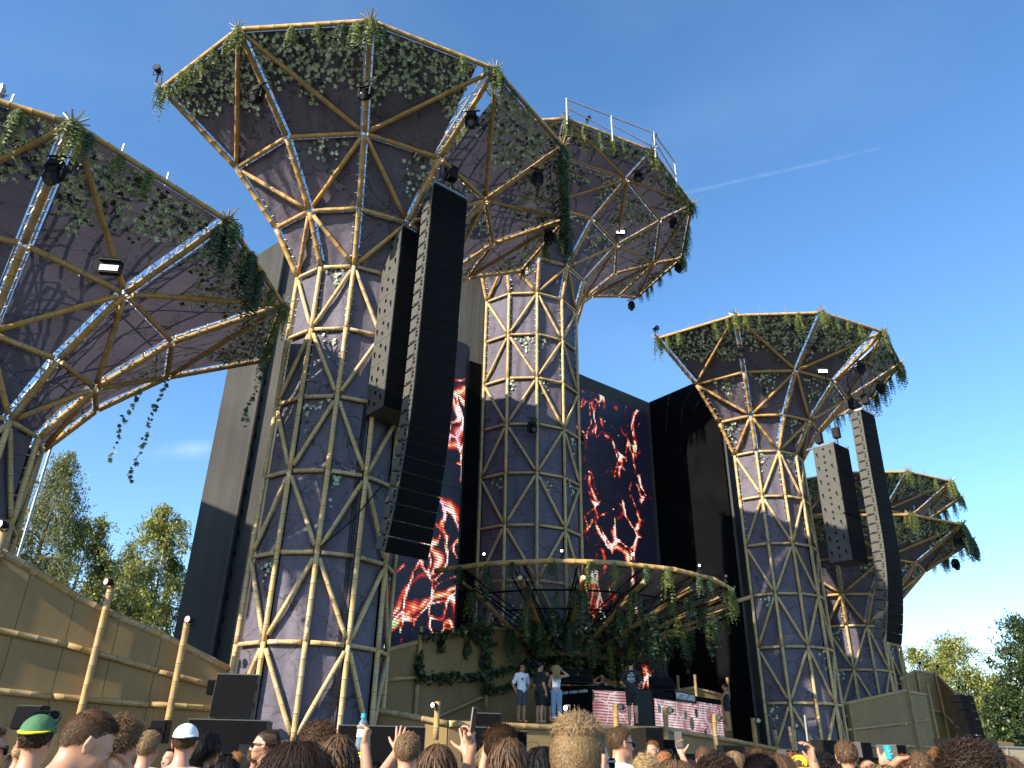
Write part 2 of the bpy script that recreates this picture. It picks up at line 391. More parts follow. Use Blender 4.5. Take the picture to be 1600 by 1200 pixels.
    # pixel rows: dark lines between them
    rows = n.math('ABSOLUTE', n.math('SUBTRACT', n.math('FRACT', n.math('DIVIDE', n.math('ADD', sx.outputs[2], n.math('MULTIPLY', sx.outputs[0], 0.12)), 0.11)), 0.5))
    rw = n.ramp(rows, [(0.10, 0.3), (0.3, 1.0)])
    n.base((0.006, 0.006, 0.009)); n.set(Roughness=0.5)
    n.l(n.mix(1.0, col, rw, 'MULTIPLY'), n.p.inputs['Emission Color']); n.p.inputs['Emission Strength'].default_value = 0.75
    return n.m
M_SCR_A = mk_screen('led_picture_veins', 0.27, 0.50, 3.0, -0.6)
M_SCR_B = mk_screen('led_picture_sparks', 0.26, 0.22, 11.3, 0.2, (), 0.30)

# ------------------------------------------------------------------ bamboo poles (one mesh per length, shared)
_pole = {}
def pole_mesh(L, r, mat):
    key = (round(L / 0.1), r, mat.name)
    if key in _pole: return _pole[key], key[0] * 0.1
    L = max(0.1, key[0] * 0.1); n = 8
    zs = [0.0]; rs = [r]
    k = 0.21
    while k < L - 0.03:
        zs += [k - 0.02, k, k + 0.025]; rs += [r * 0.985, r * 1.07, r * 0.985]; k += 0.42
    zs.append(L); rs.append(r)
    b = MB(); b.tube([(0, 0, z) for z in zs], rs, n, caps=False)
    nv = len(b.v)
    b.cm = 1; b.f.append(tuple(range(n - 1, -1, -1))); b.m.append(1); b.f.append(tuple(range(nv - n, nv))); b.m.append(1)
    me = b.mesh('bamboo_pole', [mat, M_CUT])
    sm = [len(p.vertices) == 4 for p in me.polygons]; me.polygons.foreach_set('use_smooth', sm)
    _pole[key] = me; return me, L
def pole(a, b, parent, r=0.088, mat=None, name='bamboo_pole', trim=0.0, base=None):
    a = Vector(a); b = Vector(b); d = (b - a).normalized(); a = a + d * trim; b = b - d * trim
    if random.random() < 0.5: a, b = b, a
    L = (b - a).length; me, ML = pole_mesh(L, r, mat or M_BAM)
    M = frame(a, b) @ Matrix.Rotation(random.random() * 6.28, 4, 'Z') @ Matrix.Diagonal((1, 1, L / ML, 1))
    if base is not None: M = Matrix.Translation(-base) @ M
    return place(name, me, parent, None, M)

# ------------------------------------------------------------------ ground
def mk_ground():
    n = NT('trampled_grass'); v = n.pos()
    col = n.ramp(n.noise(v, 0.6, 6, 0.65), [(0.35, (0.03, 0.042, 0.026)), (0.55, (0.05, 0.056, 0.045)), (0.75, (0.075, 0.075, 0.068))])
    n.base(col); n.set(Roughness=0.95); n.bump(n.noise(v, 18, 4), 0.5, 0.04); return n.m
g = MB(); Q = 2500
g.add([(-Q, -Q, 0), (Q, -Q, 0), (Q, Q, 0), (-Q, Q, 0)], [(0, 1, 2, 3)])
tag(g.build('ground', mk_ground()), kind='structure')

# ------------------------------------------------------------------ towers
LEAF = np.array([(0, 0), (0.50, 0.10), (0.30, 0.42), (0.52, 0.72), (0.14, 0.66), (0, 1.0), (-0.14, 0.66), (-0.52, 0.72), (-0.30, 0.42), (-0.50, 0.10)], float)
LEAF[:, 1] -= 0.45
LEAFF = [(0, 1, 2), (0, 2, 3), (0, 3, 4), (0, 4, 5), (0, 5, 6), (0, 6, 7), (0, 7, 8), (0, 8, 9), (0, 2, 4), (0, 4, 6), (0, 6, 8)]
# outline as one ten-sided fan of triangles around the first point
LEAFT = np.array([(0, i, i + 1) for i in range(1, 9)])
def leaves(P, Nrm, size, rng, tilt=0.5, down=(0, 0, -1)):
    """leaf triangles at points P facing Nrm, hanging tip down"""
    n = len(P)
    Nn = Nrm + rng.normal(0, tilt, (n, 3)); Nn /= np.linalg.norm(Nn, axis=1)[:, None]
    dn = np.array(down, float) + rng.normal(0, 0.55, (n, 3))
    Y = dn - Nn * np.sum(dn * Nn, 1)[:, None]; Y /= np.linalg.norm(Y, axis=1)[:, None] + 1e-9
    X = np.cross(Y, Nn)
    sz = size * rng.uniform(0.6, 1.25, n)
    L = LEAF
    V = P[:, None, :] + sz[:, None, None] * (L[None, :, 0, None] * X[:, None, :] + L[None, :, 1, None] * Y[:, None, :] + (np.abs(L[None, :, 0, None]) * 0.35) * Nn[:, None, :])
    k = len(L)
    F = (LEAFT[None] + (np.arange(n) * k)[:, None, None]).reshape(-1, 3)
    return V.reshape(-1, 3), F
class Leaves:
    def __init__(s): s.V = []; s.F = []; s.n = 0
    def add(s, V, F): s.V.append(V); s.F.append(F + s.n); s.n += len(V)
    def build(s, name, mat, parent=None, base=None):
        if not s.V: return None
        V = np.concatenate(s.V)
        if base is not None: V = V - np.array(base)
        o = place(name, npmesh(name, V, np.concatenate(s.F), mat), parent); o['kind'] = 'stuff'; return o
_fern = {}
def fern_mesh(i, dark=False):
    if (i, dark) in _fern: return _fern[i, dark]
    rng = np.random.default_rng(50 + i); b = MB()
    for k in range(17):
        a = rng.uniform(0, 6.28); rr = rng.uniform(0, 0.10); L = rng.uniform(0.45, 1.0)
        p = np.array([math.cos(a) * rr, math.sin(a) * rr, rng.uniform(-0.05, 0.06)]); out = np.array([math.cos(a), math.sin(a), 0]) * rng.uniform(0.03, 0.15)
        q = p.copy(); steps = 11
        for j in range(steps):
            t = (j + 1) / steps
            nq = p + out * (1 - (1 - t) ** 2) + np.array([0, 0, -L * t ** 1.15]) + rng.normal(0, 0.008, 3)
            for sgn in (-1, 1):
                side = np.array([-math.sin(a), math.cos(a), 0]) * sgn
                ln = 0.11 * (1 - 0.6 * t) * rng.uniform(0.7, 1.2)
                tip = q + side * ln + np.array([0, 0, -ln * 0.9]) + rng.normal(0, 0.02, 3)
                mid = (nq - q) * 0.55
                b.add([q, q + mid, tip], [(0, 1, 2)])
            q = nq
    _fern[i, dark] = b.mesh('hanging_fern', M_FERND if dark else M_FERN); return _fern[i, dark]
def fern(p, parent, sc_=1.0, dark=False, base=None):
    p = Vector(p)
    if base is not None: p = p - base
    M = Matrix.Translation(p) @ Matrix.Rotation(random.random() * 6.28, 4, 'Z') @ Matrix.Diagonal((sc_, sc_, sc_ * random.uniform(0.8, 1.25), 1))
    o = place('hanging_fern', fern_mesh(random.randrange(5), dark), parent, None, M); o['kind'] = 'stuff'; return o

D30 = R(30); A0 = R(-50.3)
PROF = {'G': (2.498, 1.21), 'H': (3.806, 2.499), 'I': (6.03, 3.76)}
PROF2 = {'G': (2.48, 1.38), 'H': (3.93, 2.85), 'J': (5.77, 3.65), 'I': (7.09, 4.12)}
TW = {}
def tower(key, label, cx, cy, zF, nrings, rc=1.695, prof=PROF, a0=A0, ivy_seed=1, lush=1.0, wide_gap=(2, 3), tips={}, group='bamboo funnel towers', zmin=None, leafsize=0.15, gapk=1.0, lit_bays=(3, 4, 5)):
    rng = np.random.default_rng(ivy_seed); random.seed(ivy_seed)
    cx *= S; cy *= S; h = 1.8425 * S; zFa = zF * S + HC
    rings = [(rc * S, zFa - h * k) for k in range(nrings, 0, -1)] + [(rc * S, zFa)] + [(prof[q][0] * S, zFa + prof[q][1] * S) for q in prof]
    nF = nrings; nR = len(rings)
    def node(i, j, inset=0.0, drop=0.0):
        r, z = rings[i]
        dx = tips.get((i - nR, j), (0, 0, 0))
        a = a0 + D30 * j
        return Vector((cx + (r - inset) * math.sin(a) + dx[0], cy - (r - inset) * math.cos(a) + dx[1], z + drop + dx[2]))
    zb = rings[0][1]
    root = empty('bamboo_tower', (cx, cy, zb), label, 'tower', group); base = Vector((cx, cy, zb))
    TW[key] = dict(node=node, rings=rings, nR=nR, nF=nF, root=root, base=base, c=(cx, cy))
    # bamboo frame
    for j in range(7):
        for i in range(nR - 1):
            a, b = node(i, j), node(i + 1, j)
            pole(a, b, root, 0.086 if i >= nF else 0.074, M_BAM if i >= nF else M_BAM3, base=base, trim=0.0 if i < nF else 0.05)
    for i in range(nR):
        for j in range(6):
            odd = (nR - 1 - i) % 2 == 0 if nR - 1 - nF == 3 else (nR - 1 - i) % 2 == 1
            a, b = node(i, j), node(i, j + 1)
            o_ = (Vector((0, 0, 0)))
            pole(a, b, root, 0.064 if i <= nF else 0.078, M_BAM if i > nF else M_BAM3, base=base, trim=0.12)
            if i > 0:
                up = j if (j % 2 == 1) == odd else j + 1
                dn = j + 1 if up == j else j
                pole(node(i, up), node(i - 1, dn), root, 0.066 if i <= nF else 0.074, M_BAM if i > nF else M_BAM3, base=base, trim=0.19)
    # cloth panels, one per bay and tier
    PAN = {}
    me_n = 6
    for i in range(nR - 1):
        for j in range(6):
            g = 0.05 if i < nF else (0.13 * gapk if i < nR - 2 else 0.15 * gapk)
            gl = gr = g
            if i == nR - 2 and wide_gap:
                if j == wide_gap[0]: gr = 0.55
                if j == wide_gap[1]: gl = 0.60
            ins = 0.10
            c = [node(i, j, ins), node(i, j + 1, ins), node(i + 1, j + 1, ins), node(i + 1, j, ins)]
            wl = (c[1] - c[0]).length; wt = (c[2] - c[3]).length; hh = (c[3] - c[0]).length
            V = []; grid = []
            for vv in range(me_n + 1):
                tv = 0.012 / hh + (1 - 0.03 / hh) * vv / me_n
                l = c[0].lerp(c[3], tv); r_ = c[1].lerp(c[2], tv); wid = (r_ - l).length
                for uu in range(me_n + 1):
                    # the loose edge runs out towards the rim
                    kl = min(0.45, (gl * (0.35 + 0.65 * tv if gl > .3 else 1)) / wid); kr = min(0.45, (gr * (0.35 + 0.65 * tv if gr > .3 else 1)) / wid)
                    tu = kl + (1 - kl - kr) * uu / me_n
                    V.append(l.lerp(r_, tu))
            nrm = (c[1] - c[0]).cross(c[3] - c[0]).normalized()
            cen = Vector((cx, cy, 0)); outv = (c[0] + c[2]) * 0.5 - cen; outv.z = 0
            if nrm.dot(outv) < 0: nrm = -nrm
            amp = 0.05 if i >= nF else 0.025
            ph = rng.uniform(0, 6.28, 4)
            for q, p in enumerate(V):
                uu, vv = q % (me_n + 1), q // (me_n + 1)
                e = math.sin(math.pi * uu / me_n) * math.sin(math.pi * vv / me_n)
                wv = math.sin(uu * 1.7 + vv * 0.9 + ph[0]) * 0.5 + math.sin(uu * 0.8 - vv * 2.1 + ph[1]) * 0.5
                V[q] = p + nrm * (amp * wv * (0.35 + 0.65 * e) - amp * 1.2 * e)
            Vn = np.array([tuple(p) for p in V]); PAN[i, j] = (Vn, np.array(nrm))
            Fq = [(y * (me_n + 1) + x, y * (me_n + 1) + x + 1, (y + 1) * (me_n + 1) + x + 1, (y + 1) * (me_n + 1) + x) for y in range(me_n) for x in range(me_n)]
            place('cloth_panel', npmesh('cloth_panel', Vn - np.array(base), Fq, M_FAB if (i >= nF and j in lit_bays) else M_FABD, True), root)
    # box trusses behind the spokes and a dark cloth closing the back of the column
    for j in range(7):
        b = MB(); pts = [node(i, j, 0.30 + 0.05 * (i - nF)) for i in range(nF, nR)]
        tang = Vector((math.cos(a0 + D30 * j), math.sin(a0 + D30 * j), 0))
        rad = Vector((math.sin(a0 + D30 * j), -math.cos(a0 + D30 * j), 0))
        for q in range(len(pts) - 1):
            d = (pts[q + 1] - pts[q]); nn = tang.cross(d.normalized()).normalized()
            if nn.z < 0: nn = -nn
            L = d.length; m = max(2, int(L / 0.42))
            ch = [tang * 0.13, tang * -0.13, nn * 0.34]
            for o in ch: b.tube([pts[q] + o - base, pts[q + 1] + o - base], 0.025, 5)
            for s in range(m):
                p0 = pts[q] + d * (s / m); p1 = pts[q] + d * ((s + 1) / m)
                b.tube([p0 + ch[0] - base, p0 + ch[1] - base], 0.016, 4)
                b.tube([p0 + ch[s % 2] - base, p1 + ch[2] - base], 0.014, 4); b.tube([p0 + ch[(s + 1) % 2] - base, p1 + ch[2] - base], 0.014, 4)
        b.build('truss', M_ALU, root)
    b = MB()
    for j in range(6):
        for i in range(nF + 1, nR):
            p, q = node(i, j, 0.75), node(i, j + 1, 0.75); b.tube([p - base, q - base], 0.03, 5)
            p2 = node(i - 1, j, 0.7) + Vector((0, 0, 0.5)); b.tube([p2 - base, q + Vector((0, 0, .25)) - base], 0.024, 5)
            for k in (0.33, 0.66):
                m1 = p.lerp(q, k); m2 = node(i - 1, j, 0.8).lerp(node(i - 1, j + 1, 0.8), k)
                b.tube([m1 - base, m2 - base], 0.022, 4)
                b.tube([m1 - base, m1 + Vector((0, 0, 0.9)) - base], 0.022, 4)
    b.build('inner_shadow_scaffold', M_STEEL, root)  # inner tubes, with extra bars added for richer shadows on the cloth
    b = MB(); p0, p1 = node(0, 0, 0.2) - base, node(0, 6, 0.2) - base; q0, q1 = node(nF, 0, 0.2) - base, node(nF, 6, 0.2) - base
    mv = Vector((EB[0], EB[1], 0)) * 0.06
    b.hexa([p0, p1, p1 + mv, p0 + mv, q0, q1, q1 + mv, q0 + mv]); b.build('back_cloth', M_MOLTON, root)
    b = MB()
    for j in range(7):
        tg = Vector((math.cos(a0 + D30 * j), math.sin(a0 + D30 * j), 0))
        for i in range(max(0, nF - 2), nR - 1):
            p, q = node(i, j, .09), node(i + 1, j, .09); L = (q - p).length; m = int(L / .3)
            for k in range(m):
                for sd in (-1, 1):
                    c = p.lerp(q, (k + rng.uniform(.2, .8)) / m) + tg * sd * (.13 if i >= nF else .07)
                    b.box(c - base, (.10, .025, .03), Matrix.Rotation(rng.uniform(-.6, .6), 3, 'Z'))
    for i in range(nF - 1, nR - 1):
        for j in range(6):
            p, q = node(i, j, .07), node(i, j + 1, .07); m = int((q - p).length / .4)
            for k in range(m): b.box(p.lerp(q, (k + rng.uniform(.2, .8)) / m) - base, (.03, .03, .16), Matrix.Rotation(rng.uniform(-.4, .4), 3, 'Y'))
    b.build('lacing', M_TIE, root)['kind'] = 'stuff'
    b = MB()
    for j in range(6):
        p0, p1, q0, q1 = node(0, j, .34) - base, node(0, j + 1, .34) - base, node(nF, j, .34) - base, node(nF, j + 1, .34) - base; mi = (p0 + p1) * .5; mi.z = 0; mi = mi.normalized() * -.04
        b.hexa([p0, p1, p1 + mi, p0 + mi, q0, q1, q1 + mi, q0 + mi])
    b.build('inner_liner', M_BLKM, root)
    # ivy printed and hung on the panels
    iv = Leaves(); fl = Leaves()
    def scatter(i, j, dens, fn, size):
        Vn, nr = PAN[i, j]
        c0, c1, c3, c2 = Vn[0], Vn[me_n], Vn[-1 - me_n], Vn[-1]
        area = 0.5 * np.linalg.norm(np.cross(c1 - c0, c3 - c0)) + 0.5 * np.linalg.norm(np.cross(c2 - c1, c3 - c1))
        n = int(area * dens)
        u = rng.uniform(0.01, 0.99, n); v = rng.uniform(0.01, 0.99, n)
        keep = rng.uniform(0, 1, n) < fn(u, v)
        u, v = u[keep], v[keep]
        if len(u) == 0: return
        gx = np.clip((u * me_n).astype(int), 0, me_n - 1); gy = np.clip((v * me_n).astype(int), 0, me_n - 1); fx = u * me_n - gx; fy = v * me_n - gy
        I = gy * (me_n + 1) + gx
        P = ((1 - fx) * (1 - fy))[:, None] * Vn[I] + (fx * (1 - fy))[:, None] * Vn[I + 1] + ((1 - fx) * fy)[:, None] * Vn[I + me_n + 1] + (fx * fy)[:, None] * Vn[I + me_n + 2]
        P = P + nr * rng.uniform(0.02, 0.07, len(u))[:, None]
        iv.add(*leaves(P, np.tile(nr, (len(u), 1)), size * .92, rng, 0.34))
    def border(ph, lo, a1, a2):
        # leaf cover from the upper edge down to an uneven border
        def f(u, v):
            e = lo + a1 * np.sin(u * 5.2 + ph) + a2 * np.sin(u * 13.0 + ph * 2.3)
            return np.clip((v - e) / 0.16, 0, 1)
        return f
    for j in range(6):
        ph = rng.uniform(0, 6.28)
        lo = rng.uniform(0.36, 0.52) / lush
        scatter(nR - 2, j, 112, border(ph, lo, 0.09, 0.06), leafsize)
        if nR - nF > 4: scatter(nR - 3, j, 92, border(ph + 2, 0.45, 0.25, 0.1), leafsize)
        k = rng.uniform(0, 1)
        cu = rng.uniform(0.3, 0.9); 
        for i in range(nF, nR - 2 - (1 if nR - nF > 4 else 0)):
            if rng.uniform() < (0.75 if i > nF else 0.2):
                cu = rng.uniform(0.25, 0.95); wd = rng.uniform(0.25, 0.5)
                scatter(i, j, 80, (lambda cu, wd: lambda u, v: np.clip(1.3 - np.abs(u - cu) / wd - (1 - v) * 1.7 / (0.55 + wd), 0, 0.9))(cu, wd), leafsize * 0.95)
        for i in range(nF):
            if rng.uniform() < 0.30:
                cu = rng.uniform(0.1, 0.9); wd = rng.uniform(0.3, 0.6)
                scatter(i, j, 75, (lambda cu, wd: lambda u, v: np.clip(1.2 - np.abs(u - cu) / wd - (1 - v) * 2.2, 0, 0.75))(cu, wd), leafsize * 0.9)
    iv.build('ivy', M_IVY, root, base)
    # hanging fern tufts along the rim, spiky tips at its corners
    for j in range(6):
        a, b_ = node(nR - 1, j), node(nR - 1, j + 1); L = (b_ - a).length
        m = int(L / 0.62)
        for k in range(m):
            if rng.uniform() < 0.72:
                p = a.lerp(b_, (k + rng.uniform(0.2, 0.8)) / m) + Vector((0, 0, -0.02))
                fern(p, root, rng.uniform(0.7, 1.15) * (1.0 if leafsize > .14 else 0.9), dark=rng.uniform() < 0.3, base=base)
        fern(a + Vector((0, 0, 0.1)), root, 1.2, dark=j in (0, 4), base=base)
        fern(a + Vector((0.12, 0.05, 0.0)), root, 1.0, dark=False, base=base)
    for j in range(7):
        p = node(nR - 1, j); b = MB()
        for k in range(8):
            a = k * 0.785 + 0.3; d = Vector((math.cos(a), math.sin(a), rng.uniform(0.5, 1.3))).normalized()
            b.tube([p - base, p - base + d * rng.uniform(0.26, 0.42)], [0.035, 0.02], 5)
        b.build('spiky_tip', M_STEEL if j % 2 else M_BAM2, root)
    return root
T = {}
tower('T1', 'tall bamboo tower left of the left screen, its dark funnel the highest', -4.38, 18.0, 11.4, 6, ivy_seed=11, tips={(-1, 0): (-0.02, 0.1, 0.12)})
tower('T2', 'bamboo tower behind the booth canopy, between the two screens', 0.56, 27.22, 16.46, 8, rc=2.10, prof=PROF2, ivy_seed=22, lush=1.05, wide_gap=None, leafsize=0.155, lit_bays=(0, 1, 2, 3, 4, 5))
tower('T3', 'tall bamboo tower at the right end of the stage beside the right speaker arrays', 10.29, 29.96, 11.3, 6, ivy_seed=33, lush=1.15, leafsize=0.15)
tower('T0', 'nearest bamboo tower, cut by the left edge, ivy strands hanging under it', -11.37, 14.42, 5.88, 4, ivy_seed=44, wide_gap=None, leafsize=0.15, gapk=1.3, lit_bays=(1, 2, 3, 4, 5))
tower('T4', 'short bamboo tower behind the right speaker arrays, above the right terrace wall', 15.55, 36.7, 5.80, 4, ivy_seed=55, lush=1.2, wide_gap=None)
tower('T5', 'farthest bamboo tower, its funnel showing over the short tower at the right', 18.35, 41.31, 9.39, 5, ivy_seed=66, lush=1.2, wide_gap=None)

# black cables running down the tall left tower
q = TW['T1']; b = MB(); bs1 = q['base']
for k, off in enumerate((.16, .21, .26)):
    b.tube([q['node'](i, 3) - bs1 + Vector((-off - .02 * math.sin(i * 2 + k), -.10, 0)) for i in range(0, q['nF'] - 1)], .016, 5)
a = q['node'](2, 2) - bs1 + Vector((.1, -.14, .1)); c = q['node'](3, 3) - bs1 + Vector((.6, -.5, -.4)); b.tube([a, a.lerp(c, .5) + Vector((0, 0, -.18)), c], .022, 5)
b.build('cable', M_BLK, q['root'])['kind'] = 'stuff'
# ivy strands dangling under the near tower
def strand(p, L, parent, base, seed, sway=0.3, mat=None):
    rng = np.random.default_rng(seed); lv = Leaves(); P = []
    n = int(L / 0.075); x = np.array(p, float)
    for k in range(n):
        t = k / n
        P.append(x + np.array([-sway * t + .05 * math.sin(t * 9 + seed), 0.06 * math.sin(t * 7), -L * t]) + rng.normal(0, 0.03, 3))
    P = np.array(P); lv.add(*leaves(P, np.tile(np.array([0.3, -1, 0.1]), (n, 1)), 0.125, rng, 0.7))
    o = lv.build('ivy_strand', mat or M_IVYD, parent, base); o['kind'] = 'thing'
    return o
t0 = TW['T0']; nd = t0['node']; nR = t0['nR']
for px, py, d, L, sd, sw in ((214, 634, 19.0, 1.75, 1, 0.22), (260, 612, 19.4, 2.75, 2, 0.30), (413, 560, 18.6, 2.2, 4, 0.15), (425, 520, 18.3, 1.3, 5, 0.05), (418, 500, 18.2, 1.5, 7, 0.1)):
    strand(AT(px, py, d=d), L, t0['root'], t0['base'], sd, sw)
for p in (nd(nR - 1, 4), nd(nR - 1, 4).lerp(nd(nR - 1, 5), .3), nd(nR - 1, 4).lerp(nd(nR - 1, 5), .55)):
    for k in range(3): fern(p + Vector((random.uniform(-.2, .2), random.uniform(-.2, .2), -0.2 * k)), t0['root'], 1.25, True, t0['base'])
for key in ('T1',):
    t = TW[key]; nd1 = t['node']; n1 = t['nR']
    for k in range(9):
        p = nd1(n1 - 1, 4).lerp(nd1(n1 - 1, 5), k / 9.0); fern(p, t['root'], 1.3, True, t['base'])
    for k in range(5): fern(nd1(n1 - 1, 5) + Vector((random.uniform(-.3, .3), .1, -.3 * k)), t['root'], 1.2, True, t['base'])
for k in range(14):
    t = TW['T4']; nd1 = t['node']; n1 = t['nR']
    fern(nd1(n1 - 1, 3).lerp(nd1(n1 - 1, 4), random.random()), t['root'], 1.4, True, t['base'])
# aluminium handrail on top of the centre tower and couplers on the near one
def rail_top(key, js, off, hgt):
    t = TW[key]; nd = t['node']; n1 = t['nR']; b = MB(); base = t['base']
    up = Vector((0, 0, hgt)); pts = []
    for j in js:
        for k in (0, 0.5):
            p = nd(n1 - 1, j).lerp(nd(n1 - 1, j + 1), k)
            c = Vector((*t['c'], p.z)); o = (p - c).normalized() * off
            pts.append(p + o)
    for p in pts: b.tube([p - base - Vector((0, 0, .5)), p + up - base], 0.045, 6)
    for a, c in zip(pts, pts[1:]):
        b.tube([a + up * 0.95 - base, c + up * 0.95 - base], 0.04, 6); b.tube([a + up * 0.5 - base, c + up * 0.1 - base], 0.035, 6)
    b.build('handrail', M_ALU, t['root'])
rail_top('T2', (2, 3), 0.15, 1.1)
b = MB(); bs = t0['base']
for j, f in ((1, 0.55), (2, 0.62), (1, 0.1)):
    p = nd(nR - 1, j).lerp(nd(nR - 1, j + 1), f) - bs
    b.tube([p + Vector((0, 0.1, -0.3)), p + Vector((0, 0.1, 0.55))], 0.05, 7); b.tube([p + Vector((-0.9, -0.3, 0.25)), p + Vector((0.15, 0.15, 0.3))], 0.035, 6)
    b.box(p + Vector((0, 0.1, 0.3)), (0.16, 0.16, 0.10)); b.box(p + Vector((0, 0.1, 0.42)), (0.13, 0.13, 0.07))
b.build('scaffold_coupler', M_ALU, t0['root'])

# ------------------------------------------------------------------ black backdrop, right wing, LED walls
def wallstrip(pts, z0, z1, th, name, mat, parent, base, seam=0.0):
    """upright strips between plan points (r,b), each a part of its own"""
    for (a, c) in zip(pts, pts[1:]):
        p, q = W(a[0], a[1], 0), W(c[0], c[1], 0); d = (q - p).normalized(); nn = Vector((-d.y, d.x, 0)) * th
        p = p + d * seam; q = q - d * seam
        za, zc = (z1, z1) if not hasattr(z1, '__len__') else (z1[pts.index(a)], z1[pts.index(c)])
        b = MB(); n = 8; m = 6
        P = [p - base, q - base, q + nn - base, p + nn - base]
        b.hexa([Vector((v.x, v.y, z0 - base.z)) for v in P] + [Vector((P[0].x, P[0].y, za - base.z)), Vector((P[1].x, P[1].y, zc - base.z)), Vector((P[2].x, P[2].y, zc - base.z)), Vector((P[3].x, P[3].y, za - base.z))])
        b.build(name, mat, parent)
bd_base = W(-2, 6, 0)
bd = empty('backdrop_wall', bd_base, 'tall black cloth backdrop wall rising behind the towers and both screens', 'wall')
pts = [(-13.25, 8.5), (-12.15, 7.45), (-11.95, 7.6), (-10.95, 6.7), (-10.7, 6.85), (-8.7, 5.75), (-5.8, 5.65), (-3.2, 5.6), (-0.5, 5.62), (2.4, 5.6), (5.1, 5.64), (7.8, 5.6), (10.35, 5.6)]
zt = [21.9, 23.2, 23.1, 22.4, 22.3] + [21.05] * 8
wallstrip(pts, 0.0, zt, 0.12, 'cloth_strip', M_MOLTON, bd, bd_base, -0.03)
b = MB()
for r, bb in pts[2:6]:
    for k in range(22):
        p = W(r, bb - 0.03, 3 + k * 0.8) - bd_base; b.box(p, (0.05, 0.05, 0.22))
b.build('lacing', M_BLKM, bd)['kind'] = 'stuff'
b = MB()
for r in np.arange(-8.2, 10.6, 2.07):
    p = W(r, 6.6, 0) - bd_base; b.tube([p, p + Vector((0, 0, 20.9))], 0.05, 6)
    b.tube([p + Vector((0, 0, 20.2)), W(r, 5.75, 20.7) - bd_base], 0.04, 5)
for z in (3, 7, 11, 15, 19): b.tube([W(-8.2, 6.6, z) - bd_base, W(10.4, 6.6, z) - bd_base], 0.04, 5)
b.build('rear_scaffold', M_STEEL, bd)
wg_base = W(10.4, 3, 0)
wg = empty('wing_wall', wg_base, 'black wing wall on the right running forward from the right screen to the tower', 'wall')
wallstrip([(10.37, 5.55), (10.34, 3.5), (10.31, 1.9), (10.28, 0.85)], 0.0, 21.08, -0.12, 'cloth_strip', M_DRAPE, wg, wg_base, -0.03)
wallstrip([(10.30, 0.80), (11.75, 1.95), (13.6, 2.05)], 0.0, 20.9, -0.10, 'cloth_strip', M_MOLTON, wg, wg_base, -0.03)
wl_base = W(-10.4, 3, 0)
wl = empty('wing_wall', wl_base, 'black wing wall on the left, mostly hidden behind the tall left tower', 'wall')
wallstrip([(-10.3, 5.9), (-10.34, 3.5), (-10.31, 1.9), (-10.28, 0.85)], 0.0, 21.3, 0.12, 'cloth_strip', M_DRAPE, wl, wl_base, -0.03)

def screen(name, label, r0, r1, z0, z1, b_, mat, nx, nz):
    base = W(r0, b_, z0)
    o = empty(name, base, label, 'led screen', None, STAGE_ROT)
    L, H = r1 - r0, z1 - z0
    for i in range(nx):
        for k in range(nz):
            w_, h_ = L / nx, H / nz; g = 0.006
            x0, zz = i * w_ + g, k * h_ + g; x1, z2 = (i + 1) * w_ - g, (k + 1) * h_ - g
            # vertices in screen coordinates so that one picture runs over all tiles
            m = MB(); m.hexa([(x0, -0.07, zz), (x1, -0.07, zz), (x1, 0, zz), (x0, 0, zz), (x0, -0.07, z2), (x1, -0.07, z2), (x1, 0, z2), (x0, 0, z2)])
            m.m = [1, 1, 0, 1, 1, 1]
            m.build('led_tile', [mat, M_BLKM], o)
    return o
screen('led_screen', 'tall left LED screen with white veins and red glow behind the left speaker array', -9.6, -3.28, 5.2, 19.9, 5.45, M_SCR_A, 6, 12)
screen('led_screen', 'right LED screen with red sparks and thin filaments beside the black wing wall', 2.35, 9.75, 4.2, 20.1, 5.45, M_SCR_B, 7, 13)
bk_base = W(-2, 5.2, 3)
bk = empty('back_cloth', bk_base, 'grey cloth wall just behind the left side of the centre tower column', 'wall')
wallstrip([(-3.7, 5.56), (-2.15, 5.13), (2.1, 5.12)], 2.6, 24.5, 0.05, 'cloth_strip', M_MOLTON, bk, bk_base, 0.005)
sb_base = W(-28.5, 7.5, 0)  # out of view, added for the shadow it throws on the backdrop
sbk = empty('shade_scaffold', sb_base, 'unseen black cloth scaffold beyond the left edge, added to shade the backdrop', 'scaffold')
wallstrip([(-31, 6.0), (-28.8, 5.9), (-26.4, 6.0)], 0.0, 17.6, 0.08, 'cloth_strip', M_DRAPE, sbk, sb_base, -0.02); wallstrip([(-26.4, 6.0), (-26.35, 8.0), (-26.4, 10.0)], 0.0, 17.6, 0.08, 'cloth_strip', M_DRAPE, sbk, sb_base, -0.02)
s0_base = W(-22.0, 4.4, 0)
sb0 = empty('scaffold_block', s0_base, 'black cloth block behind the column of the nearest tower, steel pole at its corner', 'scaffold')
wallstrip([(-25.0, 3.4), (-22.3, 3.3), (-19.5, 3.4)], 0.0, 9.6, 0.06, 'cloth_strip', M_DRAPE, sb0, s0_base, -0.02); wallstrip([(-19.5, 3.4), (-19.45, 5.4)], 0.0, 9.6, 0.06, 'cloth_strip', M_DRAPE, sb0, s0_base, -0.02)
b = MB(); b.tube([W(-19.3, 3.3, 0) - s0_base, W(-19.3, 3.3, 9.7) - s0_base], .04, 6); b.tube([W(-19.3, 3.3, 8.6) - s0_base, W(-21.2, 3.2, 8.6) - s0_base], .035, 6); b.tube([W(-19.3, 3.3, 4.8) - s0_base, W(-20.9, 3.2, 8.5) - s0_base], .03, 6); b.build('steel_pole', M_STEEL, sb0)
